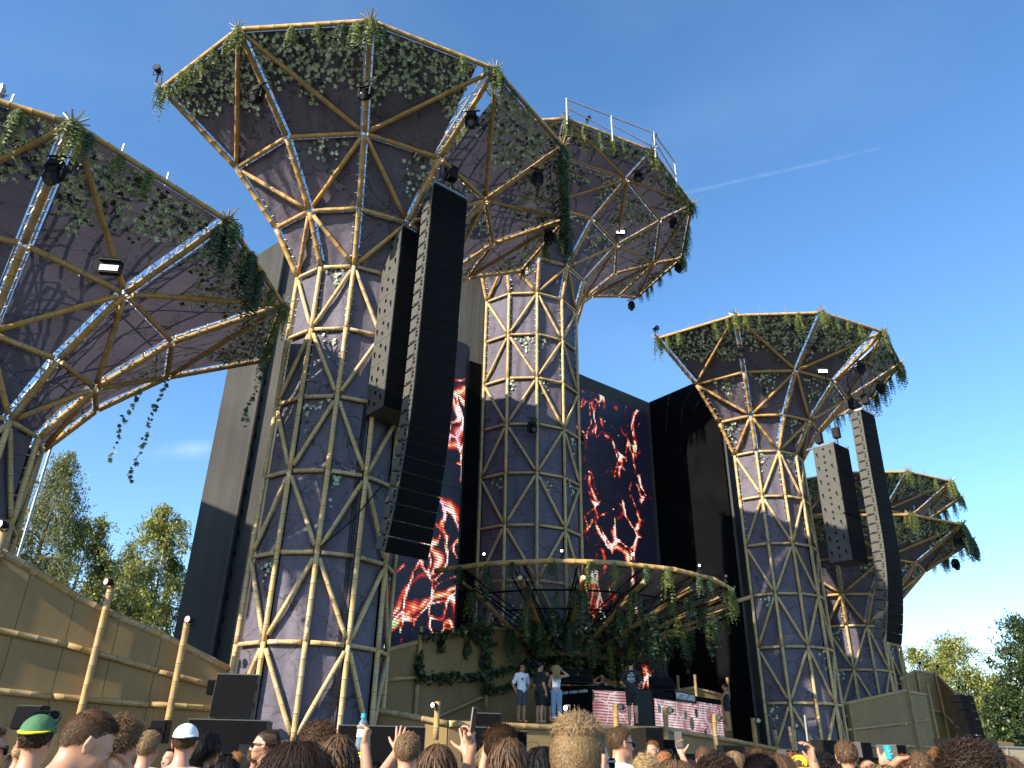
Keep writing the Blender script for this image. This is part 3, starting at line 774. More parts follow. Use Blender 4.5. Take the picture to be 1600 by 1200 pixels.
# the front of the black cloth that frames the screens
fr_base = W(0, 5.3, 4)
fr = empty('black_drape', fr_base, 'black drape hanging between the two screens behind the centre tower', 'drape')
wallstrip([(-3.2, 5.25), (-2.0, 5.2), (-0.6, 5.25), (0.9, 5.2), (2.3, 5.25)], 2.6, 19.0, 0.06, 'drape_panel', M_DRAPE, fr, fr_base, 0.01)

# ------------------------------------------------------------------ speaker arrays
def cab_mesh(w, d, h, taper, kind):
    b = MB(); t = h * 0.5
    # local: x along the front, -y is the front, z up; the back is lower than the front (wedge)
    hb = t * taper
    P = [(-w / 2, -d / 2, -t), (w / 2, -d / 2, -t), (w / 2, d / 2, -hb), (-w / 2, d / 2, -hb), (-w / 2, -d / 2, t), (w / 2, -d / 2, t), (w / 2, d / 2, hb), (-w / 2, d / 2, hb)]
    b.hexa(P)
    b.cm = 1
    b.box((0, -d / 2 - 0.012, 0), (w - 0.02, 0.03, h - 0.022))
    b.cm = 0
    for sx in (-1, 1):
        X = sx * (w / 2 + 0.006)
        b.cm = 0
        b.box((X, -d / 2 + 0.03, 0), (0.02, 0.06, h * 0.985))
        if kind == 'main':
            b.box((X, d * 0.08, 0.0), (0.016, d * 0.46, h * 0.72))
            b.cm = 1
            for yy, zz in ((-d * 0.24, 0.10), (-d * 0.24, -0.02), (-d * 0.30, 0.10), (-d * 0.30, -0.02)): b.box((X + sx * 0.004, yy, zz * h / .42), (0.016, 0.024, h * 0.17))
            b.box((X + sx * 0.002, d * 0.08, -h * 0.40), (0.016, d * 0.5, 0.012))
        else:
            b.cm = 1
            for yy, zz in ((-d * .30, .02), (-d * .25, .02), (-d * .30, -.12), (0.0, .26), (.05 * d, .26), (0.0, -.22), (.05 * d, -.20), (d * .33, .05), (d * .38, .05), (d * .33, -.08)):
                b.box((X + sx * 0.003, yy, zz * h), (0.016, 0.035, h * 0.14))
        b.cm = 0
    return b.mesh('cabinet', [M_CAB, M_GRILLE])
M_CABM = cab_mesh(1.34, 0.56, 0.42, 0.88, 'main'); M_CABS = cab_mesh(1.34, 1.05, 0.79, 1.0, 'sub')
def array(label, r, b_, ztop, n, h, me, kind, splay, group):
    base = W(r, b_, ztop); o = empty('speaker_array', base, label, 'speaker array', group, STAGE_ROT)
    dd = 0.28 if kind == 'main' else 0.525; y = -dd; z = 0.0; ang = 0.0; hf = h * 1.005
    for k in range(n):
        t = k / (n - 1)
        ang = R(splay(t))
        # hinge along the front edge: next cabinet turns its face downwards
        cz = -hf / 2
        M = Matrix.Translation((0, y, z)) @ Matrix.Rotation(ang, 4, 'X') @ Matrix.Translation((0, dd, cz))
        place('cabinet', me, o, None, M)
        y += math.sin(ang) * hf; z -= math.cos(ang) * hf
    b = MB(); d = 0.45 if kind == 'main' else 0.6
    for sx in (-0.55, 0.55): b.tube([(sx, -d, 0.12), (sx, d + 0.3, 0.12)], 0.05, 6)
    b.box((0, 0, 0.06), (1.3, 0.7, 0.08)); b.tube([(-0.55, d * .5, 0.12), (0.55, d * .5, 0.12)], 0.05, 6)
    b.build('rigging_frame', M_STEEL, o)
    b = MB()
    for yy in (-d * 0.7, d * 0.8):
        b.box((0, yy, 0.75), (0.26, 0.3, 0.5)); b.tube([(0, yy, 0.14), (0, yy, 4.2)], 0.022, 5)
        b.tube([(0.05, yy + .05, 0.6), (0.12, yy + .1, -2.5)], 0.018, 5)
    b.build('chain_hoist', M_BLK, o)
    return o
mainsplay = lambda t: 1.5 if t < 0.55 else 1.5 + 15.5 * ((t - 0.55) / 0.45) ** 1.15
G_ARR = 'flown speaker arrays'
array('longest hanging array of black speakers, in front of the left tall tower and left screen', -11.33, -4.34, 18.36, 27, 0.437, M_CABM, 'main', mainsplay, G_ARR)
array('shorter grey stack of flown subwoofers hanging just left of the longest speaker array', -11.55, -2.75, 17.35, 8, 0.80, M_CABS, 'sub', lambda t: 1.0, G_ARR)
array('long curved speaker array hanging at the right, over the right terrace wall', 12.77, -5.54, 17.25, 25, 0.425, M_CABM, 'main', mainsplay, G_ARR)
array('sunlit grey flown subwoofers hanging in front of the right tall tower', 11.0, -4.55, 15.25, 8, 0.66, M_CABS, 'sub', lambda t: 1.0, G_ARR)
# truss arms the arrays hang from
def boxtruss(name, a, c, label, cat, wd=0.4, mat=None):
    o = empty(name, a, label, cat); b = MB(); a = Vector(a); c = Vector(c); d = c - a; L = d.length; dn = d.normalized()
    s = dn.cross(Vector((0, 0, 1))).normalized() * wd / 2; u = s.cross(dn).normalized() * wd / 2
    ch = [s + u, s - u, -s - u, -s + u]
    for q in ch: b.tube([q, d + q], 0.028, 6)
    m = max(2, int(L / wd))
    o_m = b.build('chord', mat or M_ALU, o)
    b = MB()
    for k in range(m):
        p0, p1 = d * (k / m), d * ((k + 1) / m)
        for e in range(4):
            b.tube([p0 + ch[e], p1 + ch[(e + 1) % 4]] if k % 2 else [p0 + ch[(e + 1) % 4], p1 + ch[e]], 0.014, 4)
    b.build('lattice', mat or M_ALU, o); return o
boxtruss('truss_beam', W(-11.33, -5.6, 21.4), W(-11.5, 2.0, 21.4), 'dark truss arm through the left tall tower funnel above the longest array', 'truss', 0.5, M_STEEL)
boxtruss('truss_beam', W(12.77, -6.2, 20.0), W(12.3, 2.0, 20.0), 'truss arm through the right tall tower funnel above the curved array', 'truss', 0.5, M_STEEL)

# ------------------------------------------------------------------ stage deck and skirt
DK = 2.72
FP = [AT(596, 1116, b=-1.0), AT(642, 1122, b=-1.5), AT(718, 1134, b=-2.4), AT(880, 1134, b=-3.1), AT(1055, 1131, b=-3.7), AT(1150, 1144, b=-2.4), AT(1243, 1158, b=-1.4), AT(1290, 1165, b=-0.8)]
deck_base = W(0, 0, 0)
dk = empty('stage_deck', deck_base, 'raised stage deck with beige skirt boards and bamboo edge rails', 'stage')
poly = [(p.x - deck_base.x, p.y - deck_base.y) for p in FP] + [tuple((W(12, 5.4, 0) - deck_base)[:2]), tuple((W(-10, 5.4, 0) - deck_base)[:2])]
b = MB(); b.prism(poly, 2.2, min(p.z for p in FP) - 0.10); b.build('deck_floor', M_BLKM, dk)
for p, q in zip(FP, FP[1:]):
    d = (q - p); d.z = 0; d.normalize(); nn = Vector((d.y, -d.x, 0)) * 0.05
    L = (q - p).length; m = max(1, round(L / 2.3))
    for k in range(m):
        a = p.lerp(q, k / m + 0.004); c = p.lerp(q, (k + 1) / m - 0.004)
        bb = MB(); A_ = a - deck_base + nn; C_ = c - deck_base + nn
        bb.hexa([(A_.x, A_.y, 0), (C_.x, C_.y, 0), (C_.x - nn.x, C_.y - nn.y, 0), (A_.x - nn.x, A_.y - nn.y, 0), (A_.x, A_.y, a.z - .08), (C_.x, C_.y, c.z - .08), (C_.x - nn.x, C_.y - nn.y, c.z - .08), (A_.x - nn.x, A_.y - nn.y, a.z - .08)])
        bb.build('skirt_board', M_WALL, dk)
    pole(p + nn * 1.5, q + nn * 1.5, dk, 0.085, M_BAM2, 'edge_rail', 0.02, deck_base)
def lamp_mesh(lit):
    b = MB(); b.tube([(0, 0.0, 0), (0, -0.16, 0)], [0.075, 0.10], 10)
    b.tube([(0, -0.16, 0), (0, -0.175, 0)], [0.105, 0.105], 10); b.cm = 1; b.tube([(0, -0.17, 0), (0, -0.183, 0)], [0.082, 0.075], 10)
    b.cm = 0; b.tube([(-0.12, -0.05, 0), (-0.12, -0.02, -0.12), (0.12, -0.02, -0.12), (0.12, -0.05, 0)], 0.014, 5)
    return b.mesh('lamp_head', [M_BLK, lit])
LM = {k: lamp_mesh(m) for k, m in (('w', M_LAMP), ('p', M_PINK), ('o', M_LENS))}
def lamp_post(px, ytop, ybot, b_, label, lit='o', side=0, mat=None, group='lamp posts along the stage edge', face=-0.6, lampz=-0.1, sz=1.0, rad=0.085):
    a = AT(px, ybot, b=b_); top = AT(px, ytop, b=b_); top = Vector((a.x, a.y, top.z))
    o = empty('lamp_post', Vector((a.x, a.y, a.z)), label, 'lamp post', group)
    pole(a, top, o, rad, mat or M_BAM2, 'post', 0, a)
    if lit:
        l = place('lamp', LM[lit], o, None, Matrix.Translation(top - a + Vector((0.17 * side, -0.12, lampz))) @ Matrix.Rotation(face + side * 0.3, 4, 'Z') @ Matrix.Diagonal((sz, sz, sz, 1)))
    return o
lamp_post(700, 1100, 1160, -2.7, 'bamboo post with small white lit lamp beside the raised hand and phone', 'w', -0.2, sz=.75)
lamp_post(906, 1098, 1134, -3.6, 'short bamboo post with ringed white lamp at the feet of the blonde woman on stage', 'w', 0, sz=.85)
lamp_post(983, 1094, 1150, -3.9, 'bamboo post with dark lamp in front of the left booth screen', 'o', 1.2, face=-1.0)
lamp_post(1063, 1097, 1166, -3.9, 'bamboo post with dark lamp in front of the middle of the booth', 'o', 1.2, face=-1.0)
lamp_post(1141, 1106, 1172, -3.3, 'bamboo post with dark lamp at the right end of the booth', 'o', 1.2, face=-1.0)
lamp_post(1203, 1109, 1168, -2.6, 'bamboo post right of the woman in black, standing before the dark drape', 'o', 1.0)
lamp_post(1263, 1120, 1180, -2.2, 'bamboo post with dark lamp in front of the base of the right tall tower', 'o', 1.2, lampz=0.02)
lamp_post(1233, 1126, 1152, -1.2, 'stubby bamboo post beside the base of the right tall tower', None)
lamp_post(139, 930, 1160, -0.15, 'bamboo post with pink lamp, first on the left terrace wall', 'p', 0.35, group='lamp posts of the left terrace', lampz=0.02)
lamp_post(276, 985, 1175, -0.25, 'bamboo post with pink lamp nearer the black backdrop on the left terrace wall', 'p', 0.9, group='lamp posts of the left terrace', lampz=0.0)
lamp_post(2, 842, 905, -0.15, 'short bamboo post with white lamp at the left edge of the photo', 'w', 0.6, group='lamp posts of the left terrace')

# ------------------------------------------------------------------ terrace walls: boards between bamboo rails and posts
def terrace(label, top, bot_z, b0, posts, rails, group='beige terrace walls', r=0.075, mat=None, lean=0.0, bend=None):
    """top: list of (px,py); the wall stands at stage depth b0 (or a list of depths)"""
    bs = b0 if hasattr(b0, '__len__') else [b0] * len(top)
    P = [AT(x, y, b=q) for (x, y), q in zip(top, bs)]
    base = Vector((P[0].x, P[0].y, bot_z)); o = empty('terrace_wall', base, label, 'wall', group)
    for p, q in zip(P, P[1:]):
        d = q - p; d.z = 0; d.normalize(); nn = Vector((-d.y, d.x, 0)) * 0.10
        a = p - base; c = q - base; e = d * 0.006
        bb = MB(); bb.hexa([(a.x + e.x, a.y + e.y, 0), (c.x - e.x, c.y - e.y, 0), (c.x - e.x + nn.x, c.y - e.y + nn.y, 0), (a.x + e.x + nn.x, a.y + e.y + nn.y, 0), (a.x + e.x, a.y + e.y, a.z), (c.x - e.x, c.y - e.y, c.z), (c.x - e.x + nn.x, c.y - e.y + nn.y, c.z), (a.x + e.x + nn.x, a.y + e.y + nn.y, a.z)])
        bb.build('wall_board', M_WALL, o)
        pole(p + Vector((nn.x * .3, nn.y * .3, 0.03)), q + Vector((nn.x * .3, nn.y * .3, 0.03)), o, r * 1.15, mat or M_BAM2, 'top_rail', 0, base)
    for (x, y0, y1, q) in posts:
        a = AT(x, y0, b=q - 0.09); c = AT(x, y1, b=q - 0.09); c = Vector((a.x, a.y, max(bot_z, c.z)))
        pole(a, c, o, r, mat or M_BAM2, 'post', 0, base)
    for (x0, y0, q0, x1, y1, q1) in rails:
        pole(AT(x0, y0, b=q0 - 0.05), AT(x1, y1, b=q1 - 0.05), o, r * 0.85, mat or M_BAM2, 'rail', 0.0, base)
    return o, base
terrace('long beige terrace wall with bamboo rails at the left, sloping down under the trees', [(-90, 838), (0, 886), (60, 918), (131, 958), (200, 988), (267, 1013), (372, 1062)], 0.0, 0.0,
        [(-60, 860, 1190, 0)],
        [(-90, 985, 0, 0, 1010, 0), (0, 1010, 0, 118, 1031, 0), (120, 1032, 0, 262, 1066, 0), (264, 1068, 0, 352, 1088, 0), (-90, 1100, 0, 97, 1113, 0), (102, 1113, 0, 250, 1120, 0), (254, 1119, 0, 372, 1124, 0)], r=0.085)
terrace('beige parapet behind the people on stage, ivy running along its rails', [(616, 1026), (671, 1009), (735, 995), (772, 984), (862, 988), (935, 1000), (990, 1008)], 2.2, [0.6, 0.9, 1.4, 1.7, 2.2, 2.6, 3.0],
        [(671, 984, 1128, 0.9), (776, 930, 1110, 1.6), (846, 960, 1090, 2.2), (903, 900, 1100, 2.5), (977, 960, 1080, 2.9)],
        [(616, 1070, .6, 668, 1063, .9), (674, 1070, .9, 772, 1062, 1.6), (778, 1060, 1.6, 850, 1040, 2.1), (695, 1127, 1.0, 772, 1090, 1.6), (778, 1086, 1.6, 850, 1070, 2.1), (614, 1119, .5, 640, 1122, .7)], r=0.075, mat=M_BAM2)
terrace('low beige parapet piece behind the right end of the booth', [(1072, 1072), (1100, 1066), (1160, 1079)], 2.2, [2.6, 2.4, 2.0],
        [(1074, 1046, 1120, 2.6), (1101, 1044, 1120, 2.4), (1152, 1047, 1080, 2.05)], [], r=0.07)
terrace('front part of the right terrace wall, beside the base of the right tall tower', [(1340, 1082), (1429, 1059), (1464, 1064)], 0.0, [-0.6, -0.6, -0.2],
        [(1431, 1036, 1165, -0.62), (1464, 1045, 1165, -0.2), (1343, 1080, 1150, -.6)],
        [(1343, 1122, -.6, 1430, 1109, -.6), (1434, 1109, -.6, 1470, 1102, -.2), (1375, 1146, -.6, 1434, 1145, -.6), (1438, 1144, -.6, 1478, 1145, -.2)])
terrace('rear part of the right terrace wall, peaked top sloping down to the trees', [(1424, 1040), (1447, 1027), (1476, 1030), (1512, 1064)], 0.0, [1.2, 1.2, 1.0, -0.4],
        [(1447, 1027, 1060, 1.2), (1476, 1026, 1160, 1.0), (1513, 1052, 1170, -0.4)],
        [(1472, 1087, .9, 1488, 1089, .9), (1490, 1090, .9, 1519, 1117, -0.4)])
for lab, x, y, q in (('tiny dark lamp on top of the peaked right terrace wall', 1450, 1014, 1.2), ('tiny dark lamp on the rear post of the right terrace wall', 1478, 1018, 1.0), ('tiny dark lamp at the low end of the right terrace wall', 1512, 1050, -0.4)):
    a = AT(x, y, b=q); o = empty('spot_lamp', a, lab, 'lamp', 'small lamps of the right terrace')
    place('lamp', LM['o'], o, None, Matrix.Rotation(0.9, 4, 'Z')); bb = MB(); bb.tube([(0, 0, -0.7), (0, 0, -0.1)], 0.03, 6); bb.build('stem', M_BLK, o)
# ivy along the parapet rails
lv = Leaves(); rng = np.random.default_rng(5)
def garland(p, q, n, spread, size=0.16):
    t = rng.uniform(0, 1, n); P = np.array(p)[None] * (1 - t)[:, None] + np.array(q)[None] * t[:, None]
    clump = 0.5 + 0.5 * np.sin(t * 37 + rng.uniform(0, 6))
    P = P + rng.normal(0, 1, (n, 3)) * spread * (0.4 + clump)[:, None]
    lv.add(*leaves(P, np.tile(np.array([0.1, -1, 0.3]), (n, 1)), size, rng, 0.8))
for x0, y0, q0, x1, y1, q1, n, s in ((674, 1066, .8, 772, 1058, 1.5, 220, .07), (778, 1056, 1.5, 850, 1036, 2.0, 200, .08), (674, 1003, .8, 770, 980, 1.6, 200, .08), (778, 1082, 1.5, 835, 1068, 2.0, 110, .06), (776, 985, 1.5, 776, 1080, 1.5, 260, .10), (672, 1025, .8, 672, 1066, .8, 80, .06), (846, 985, 2.1, 848, 1055, 2.1, 260, .16), (903, 960, 2.4, 903, 1050, 2.4, 420, .22), (945, 975, 2.7, 950, 1055, 2.7, 420, .25), (860, 1045, 2.1, 960, 1040, 2.6, 380, .22), (977, 975, 2.8, 985, 1050, 2.8, 300, .22), (745, 1000, 1.5, 742, 1030, 1.5, 60, .06), (705, 1006, 1.1, 703, 1022, 1.1, 40, .05), (757, 990, 1.5, 762, 1010, 1.5, 50, .06)):
    garland(AT(x0, y0, b=q0 - .12), AT(x1, y1, b=q1 - .12), n, s)
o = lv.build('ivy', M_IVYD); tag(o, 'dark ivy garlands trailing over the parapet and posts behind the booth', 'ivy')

# ------------------------------------------------------------------ canopy over the booth
CZ, CR, CB = 7.75, 7.0, 2.6
cbase = W(0, CB, CZ)
cn = empty('canopy', cbase, 'round bamboo canopy over the booth hung with ferns and ivy', 'canopy')
def cpt(ang, r_, z): return W(r_ * math.sin(ang), CB - r_ * math.cos(ang), z)
for k in range(-4, 5):
    pole(cpt(R(k * 18 - 9), CR, CZ), cpt(R(k * 18 + 9), CR, CZ), cn, 0.095, None, 'ring_pole', -0.03, cbase)
b = MB()
for k in range(-4, 5):
    a = R(k * 18)
    pole(cpt(a, 6.75, 7.28), cpt(a, 2.1, 5.62), cn, 0.085, None, 'rib_pole', 0, cbase)
    for s in (-0.03, 0.03):
        b.tube([cpt(a + s, 7.0, 7.62) - cbase, cpt(a + s * 2.5, 1.6, 6.35) - cbase], 0.03, 5); b.tube([cpt(a + s, 7.0, 7.25) - cbase, cpt(a + s * 2.5, 1.6, 5.95) - cbase], 0.03, 5)
    for q in range(9):
        r0, r1 = 7 - q * .6, 7 - (q + 1) * .6; f = lambda r_: (7 - r_) / 5.4
        b.tube([cpt(a, r0, 7.62 - 1.27 * f(r0)) - cbase, cpt(a, r1, 7.25 - 1.3 * f(r1)) - cbase], 0.018, 4)
for rr, zz in ((5.6, 7.1), (4.0, 6.75), (2.6, 6.4)):
    for k in range(-4, 4): b.tube([cpt(R(k * 18), rr, zz) - cbase, cpt(R(k * 18 + 18), rr, zz) - cbase], 0.035, 5)
b.build('black_truss', M_BLKM, cn)
def mk_sheet():
    n = NT('clear_sheet'); n.base((0.45, 0.42, 0.42)); n.set(Roughness=0.22)
    v = n.pos(); n.bump(n.noise(v, 1.5, 4), 0.5, 0.08)
    t = n.n('ShaderNodeBsdfTransparent'); ms = n.n('ShaderNodeMixShader')
    f = n.noise(v, 0.7, 3); n.l(n.ramp(f, [(0.3, 0.4), (0.7, 0.72)]), ms.inputs[0])
    n.l(t.outputs[0], ms.inputs[1]); n.l(n.p.outputs[0], ms.inputs[2]); n.l(ms.outputs[0], n.out.inputs[0]); return n.m
M_SHEET = mk_sheet()
for k in range(-4, 4):
    a0_, a1_ = R(k * 18 + .4), R(k * 18 + 17.6); bb = MB(); n_ = 4
    V = []
    for q in range(n_ + 1):
        for e in range(n_ + 1):
            r_ = 6.95 - 4.3 * q / n_; sag = 0.12 * math.sin(math.pi * e / n_)
            V.append(cpt(a0_ + (a1_ - a0_) * e / n_, r_, 7.72 - 1.2 * q / n_ - sag) - cbase)
    bb.add(V, [(q * (n_ + 1) + e, q * (n_ + 1) + e + 1, (q + 1) * (n_ + 1) + e + 1, (q + 1) * (n_ + 1) + e) for q in range(n_) for e in range(n_)])
    bb.build('clear_sheet', M_SHEET, cn, True)
random.seed(9)
for k in range(-4, 5):
    for h_ in (0, 0.5):
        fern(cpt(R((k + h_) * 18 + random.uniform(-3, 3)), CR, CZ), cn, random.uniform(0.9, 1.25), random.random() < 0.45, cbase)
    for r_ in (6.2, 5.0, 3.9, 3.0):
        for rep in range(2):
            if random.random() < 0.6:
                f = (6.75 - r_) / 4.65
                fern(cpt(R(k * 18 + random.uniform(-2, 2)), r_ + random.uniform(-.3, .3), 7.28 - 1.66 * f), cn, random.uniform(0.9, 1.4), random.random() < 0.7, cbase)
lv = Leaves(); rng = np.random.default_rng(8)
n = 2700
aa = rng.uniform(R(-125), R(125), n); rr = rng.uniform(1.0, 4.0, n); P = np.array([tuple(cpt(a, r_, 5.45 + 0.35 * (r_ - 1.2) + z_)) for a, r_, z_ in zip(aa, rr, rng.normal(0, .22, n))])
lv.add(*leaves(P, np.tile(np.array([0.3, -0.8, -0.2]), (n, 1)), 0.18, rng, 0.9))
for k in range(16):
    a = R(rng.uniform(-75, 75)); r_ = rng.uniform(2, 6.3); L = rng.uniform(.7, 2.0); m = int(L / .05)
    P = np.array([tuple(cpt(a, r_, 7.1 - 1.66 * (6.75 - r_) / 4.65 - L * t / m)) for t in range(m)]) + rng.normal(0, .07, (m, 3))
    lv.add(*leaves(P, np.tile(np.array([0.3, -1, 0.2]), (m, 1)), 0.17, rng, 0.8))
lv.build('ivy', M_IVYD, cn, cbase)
hub = MB(); hub.prism([(2.0 * math.sin(a) * ER[0] - 2.0 * math.cos(a) * -EB[0] * -1, 0) for a in (0,)] * 0 + [tuple((cpt(R(a), 1.9, 0) - cbase)[:2]) for a in range(-180, 180, 30)], -2.35, -2.15)
hub.build('hub_ring', M_BAM2, cn)
# lamps standing on the canopy ring
for i, (ang, lit, lab) in enumerate(((-64, 'w', 'small white lamp on the canopy ring nearest the left screen'), (-42, 'w', 'small white lamp on the canopy ring in front of the centre tower column'), (-22, 'w', 'small white lamp on the canopy ring over the middle of the booth'), (2, 'w', 'small white lamp on the canopy ring in front of the right screen'), (19, 'o', 'dark flood lamp on the canopy ring right of the right screen'), (36, 'o', 'dark lamp on the canopy ring in front of the wing wall'), (56, 'o', 'dark lamp on the canopy ring close to the right tall tower'), (66, 'o', 'last dark lamp at the right end of the canopy ring'))):
    p = cpt(R(ang), CR, CZ + 0.1); o = empty('canopy_lamp', p, lab, 'lamp', 'lamps on the canopy ring')
    place('lamp', LM[lit], o, None, Matrix.Translation((0, 0, .22)) @ Matrix.Rotation(R(ang * 0.3) + .1, 4, 'Z') @ Matrix.Diagonal((.58, .58, .58, 1)))
    bb = MB(); bb.tube([(0, 0, -.05), (0, 0, .14)], 0.03, 6); bb.box((0, 0, .02), (.16, .10, .06)); bb.build('clamp', M_BLK, o)
# side bamboo tying the canopy to the right tall tower
o = empty('tie_pole', AT(1186, 919, b=-1.9), 'bamboo pole tying the canopy to the right tall tower', 'pole')
pole(AT(1186, 919, b=-1.9), AT(1052, 966, b=0.6), o, 0.085, None, 'bamboo_pole', 0, o.location)

# ------------------------------------------------------------------ moving heads, floods
def mh_meshes():
    b = MB(); b.tube([(0, 0, 0), (0, 0, -0.30)], 0.022, 6); b.box((0, 0, -0.10), (0.62, 0.05, 0.05)); b.box((0, 0, -0.40), (0.40, 0.34, 0.20), taper=0.9); b.box((0.0, 0.0, -0.28), (0.3, 0.12, 0.06))
    base = b.mesh('fixture_base', M_BLK)
    b = MB()
    for s in (-1, 1): b.box((s * 0.235, 0, -0.68), (0.055, 0.20, 0.42), taper=1.15)
    b.box((0, 0, -0.52), (0.44, 0.22, 0.06)); yoke = b.mesh('yoke', M_BLK)
    b = MB(); b.tube([(0, 0.20, 0), (0, 0.12, 0), (0, -0.08, 0), (0, -0.22, 0), (0, -0.30, 0), (0, -0.31, 0)], [0.13, 0.19, 0.195, 0.17, 0.155, 0.15], 12)
    b.box((0, 0.02, 0.16), (0.24, 0.22, 0.08)); b.box((0, 0.02, -0.16), (0.24, 0.22, 0.08))
    head = b.mesh('lamp_head', M_BLK)
    b = MB(); b.tube([(0, -0.305, 0), (0, -0.318, 0)], [0.125, 0.11], 12); lens = b.mesh('lens', M_LENS)
    return base, yoke, head, lens
MH = mh_meshes()
def moving_head(p, label, pitch=60, yaw=0, group='moving head lights on the tower funnels', sc_=1.0):
    o = empty('moving_head_light', p, label, 'stage light', group, yaw); o.scale = (sc_, sc_, sc_)
    place('fixture_base', MH[0], o); place('yoke', MH[1], o)
    M = Matrix.Translation((0, 0, -0.78)) @ Matrix.Rotation(R(pitch), 4, 'X')
    h = place('lamp_head', MH[2], o, None, M); place('lens', MH[3], h); return o
names = {'T1': 'tall left tower', 'T2': 'centre tower', 'T3': 'tall right tower', 'T0': 'funnel of the nearest tower at the left edge', 'T4': 'short tower at right'}
spoke = ['first', 'second', 'third', 'fourth', 'fifth', 'sixth', 'seventh']
def on_spoke(key, j, t, out=0.35):
    q = TW[key]; n1 = q['nR']; p = q['node'](n1 - 2, j).lerp(q['node'](n1 - 1, j), t); c = Vector((*q['c'], p.z)); d = (p - c).normalized()
    return p + d * out * 0.4 + Vector((0, 0, -0.05))
random.seed(4)
for key, js in (('T1', ((1, .5), (2, .47), (3, .55), (4, .62), (5, .72))), ('T2', ((2, .55), (3, .35), (4, .30), (5, .75), (6, .6))), ('T3', ((1, .5), (2, .5), (3, .45), (4, .55), (5, .6), (6, .5))), ('T0', ((1, .47), (2, .55), (3, .75), (1, .10))), ('T4', ((3, .8), (4, .55), (4, .95)))):
    for n_, (j, t) in enumerate(js):
        jj = j
        wh = '%s spoke, counted from left, of the %s' % (spoke[n_], names[key])
        if key == 'T0' and n_ == 3: lab = 'black moving light low on the leftmost spoke of the nearest tower'
        elif key == 'T0': lab = 'black moving head light on the %s spoke of the nearest tower at the left edge' % (['first', 'second', 'third'][n_])
        else: lab = 'black light on the ' + wh
        q = on_spoke(key, jj, t); moving_head(q, lab, random.uniform(35, 75), random.uniform(-0.5, 0.5), sc_=0.78)
moving_head(W(-11.0, -3.5, 19.6), 'black light hanging right above the top of the longest speaker array', 40, 0.3, sc_=1.05)
moving_head(W(-10.6, -3.0, 20.6), 'upper one of the lights on the truss arm above the longest array', 70, 0.3, sc_=1.05)
moving_head(W(13.6, -5.0, 18.6), 'black light hanging beside the top of the curved right array', 50, 0.6, sc_=1.0)
for px, py, b_, lab in ((908, 684, 3.3, 'black moving light clamped to the centre tower column by the right screen'), (833, 664, 2.6, 'dark light fixture across the middle of the centre tower column')):
    moving_head(AT(px, py - 14, b=b_), lab, 20, 0.4, 'lights on the centre tower column', 0.8)
def flood(p, label, on=True, yaw=0.0, tilt=0.0, s=0.72):
    o = empty('flood_light', p, label, 'flood light', 'LED flood lights on the funnels', yaw); o.scale = (s, s, s)
    b = MB(); b.box((0, 0.05, 0), (0.62, 0.22, 0.36)); b.box((0, -0.02, 0.22), (0.66, 0.34, 0.04)); b.tube([(-0.34, .05, .05), (-0.34, .05, .42), (0.34, .05, .42), (0.34, .05, .05)], 0.02, 5); b.build('housing', M_BLK, o)
    b = MB(); b.box((0, -0.075, -0.03), (0.56, 0.03, 0.20)); b.build('light_panel', M_WHITE_LED if on else M_ALU, o)
def near_node(key, i, j, du, dz, out):
    q = TW[key]; p = q['node'](i, j); a, b_ = q['node'](i, j), q['node'](i, min(6, j + 1)); c = Vector((*q['c'], p.z)); d = (p - c).normalized()
    return p + (b_ - a).normalized() * du + Vector((0, 0, dz)) + d * out
flood(AT(611, 211, d=TW['T1']['c'][1] - 3.6), 'lit white flood light in the middle of the tall left tower funnel')
flood(AT(751, 283, d=21.2), 'lit white flood light right of the top of the longest array')
flood(AT(889, 322, d=31.0), 'lit white flood light at the hanging ferns on the centre tower')
flood(AT(961, 357, d=32.5), 'lit white flood light in the right half of the centre tower funnel')
flood(AT(1284, 563, d=35.5), 'lit white flood light in the funnel of the tall right tower')
flood(AT(166, 441, d=14.8), 'unlit flood light on the nearest tower funnel at the left', False, 0.1, s=.62)
for i, (px, py, d, lab) in enumerate(((232, 132, 22.2, 'tiny spot lamp at the left tip of the tall left tower'), (1020, 507, 35.0, 'tiny spot lamp at the left tip of the tall right tower'), (902, 182, 31.0, 'tiny spot lamp on the rim of the centre tower, left of the handrail'), (1006, 205, 31.5, 'tiny spot lamp on the handrail of the centre tower'))):
    o = empty('spot_lamp', AT(px, py, d=d), lab, 'lamp', 'small lamps on the funnel rims'); place('lamp', LM['o'], o, None, Matrix.Rotation(0.5 * i, 4, 'Z') @ Matrix.Diagonal((1.3, 1.3, 1.3, 1))); b = MB(); b.tube([(0, 0, -0.45), (0, 0, 0)], 0.025, 5); b.build('stem', M_BLK, o)

# ------------------------------------------------------------------ booth
bF = AT(944, 1128, b=-1.5); bL = AT(893, 1124, b=0.2); bR = AT(1150, 1134, b=-0.2); bM = AT(1040, 1129, b=-1.7)
def up(p, py, px=None): # same plan spot, height seen at py
    q = ray(px if px else 800 + (0), py); 
    t = math.hypot(p.x, p.y); return None
def zat(p, py, px):
    q = ray(px, py); return HC + q[2] / math.hypot(q[0], q[1]) * math.hypot(p.x, p.y)
zb = DK - 0.12
tops = [zat(bL, 1068, 893), zat(bF, 1066, 943), zat(bM, 1068, 1038), zat(bR, 1081, 1150)]
booth = empty('dj_booth', Vector((bM.x, bM.y, zb)), 'angular dj booth with pink and white screens and a dark counter', 'dj booth'); BB = booth.location.copy()
plan = [bL, bF, bM, bR]; back = [W(*[RB(p)[0] + .1, RB(p)[1] + 1.1], 0) for p in (bR, bM)] 
b = MB()
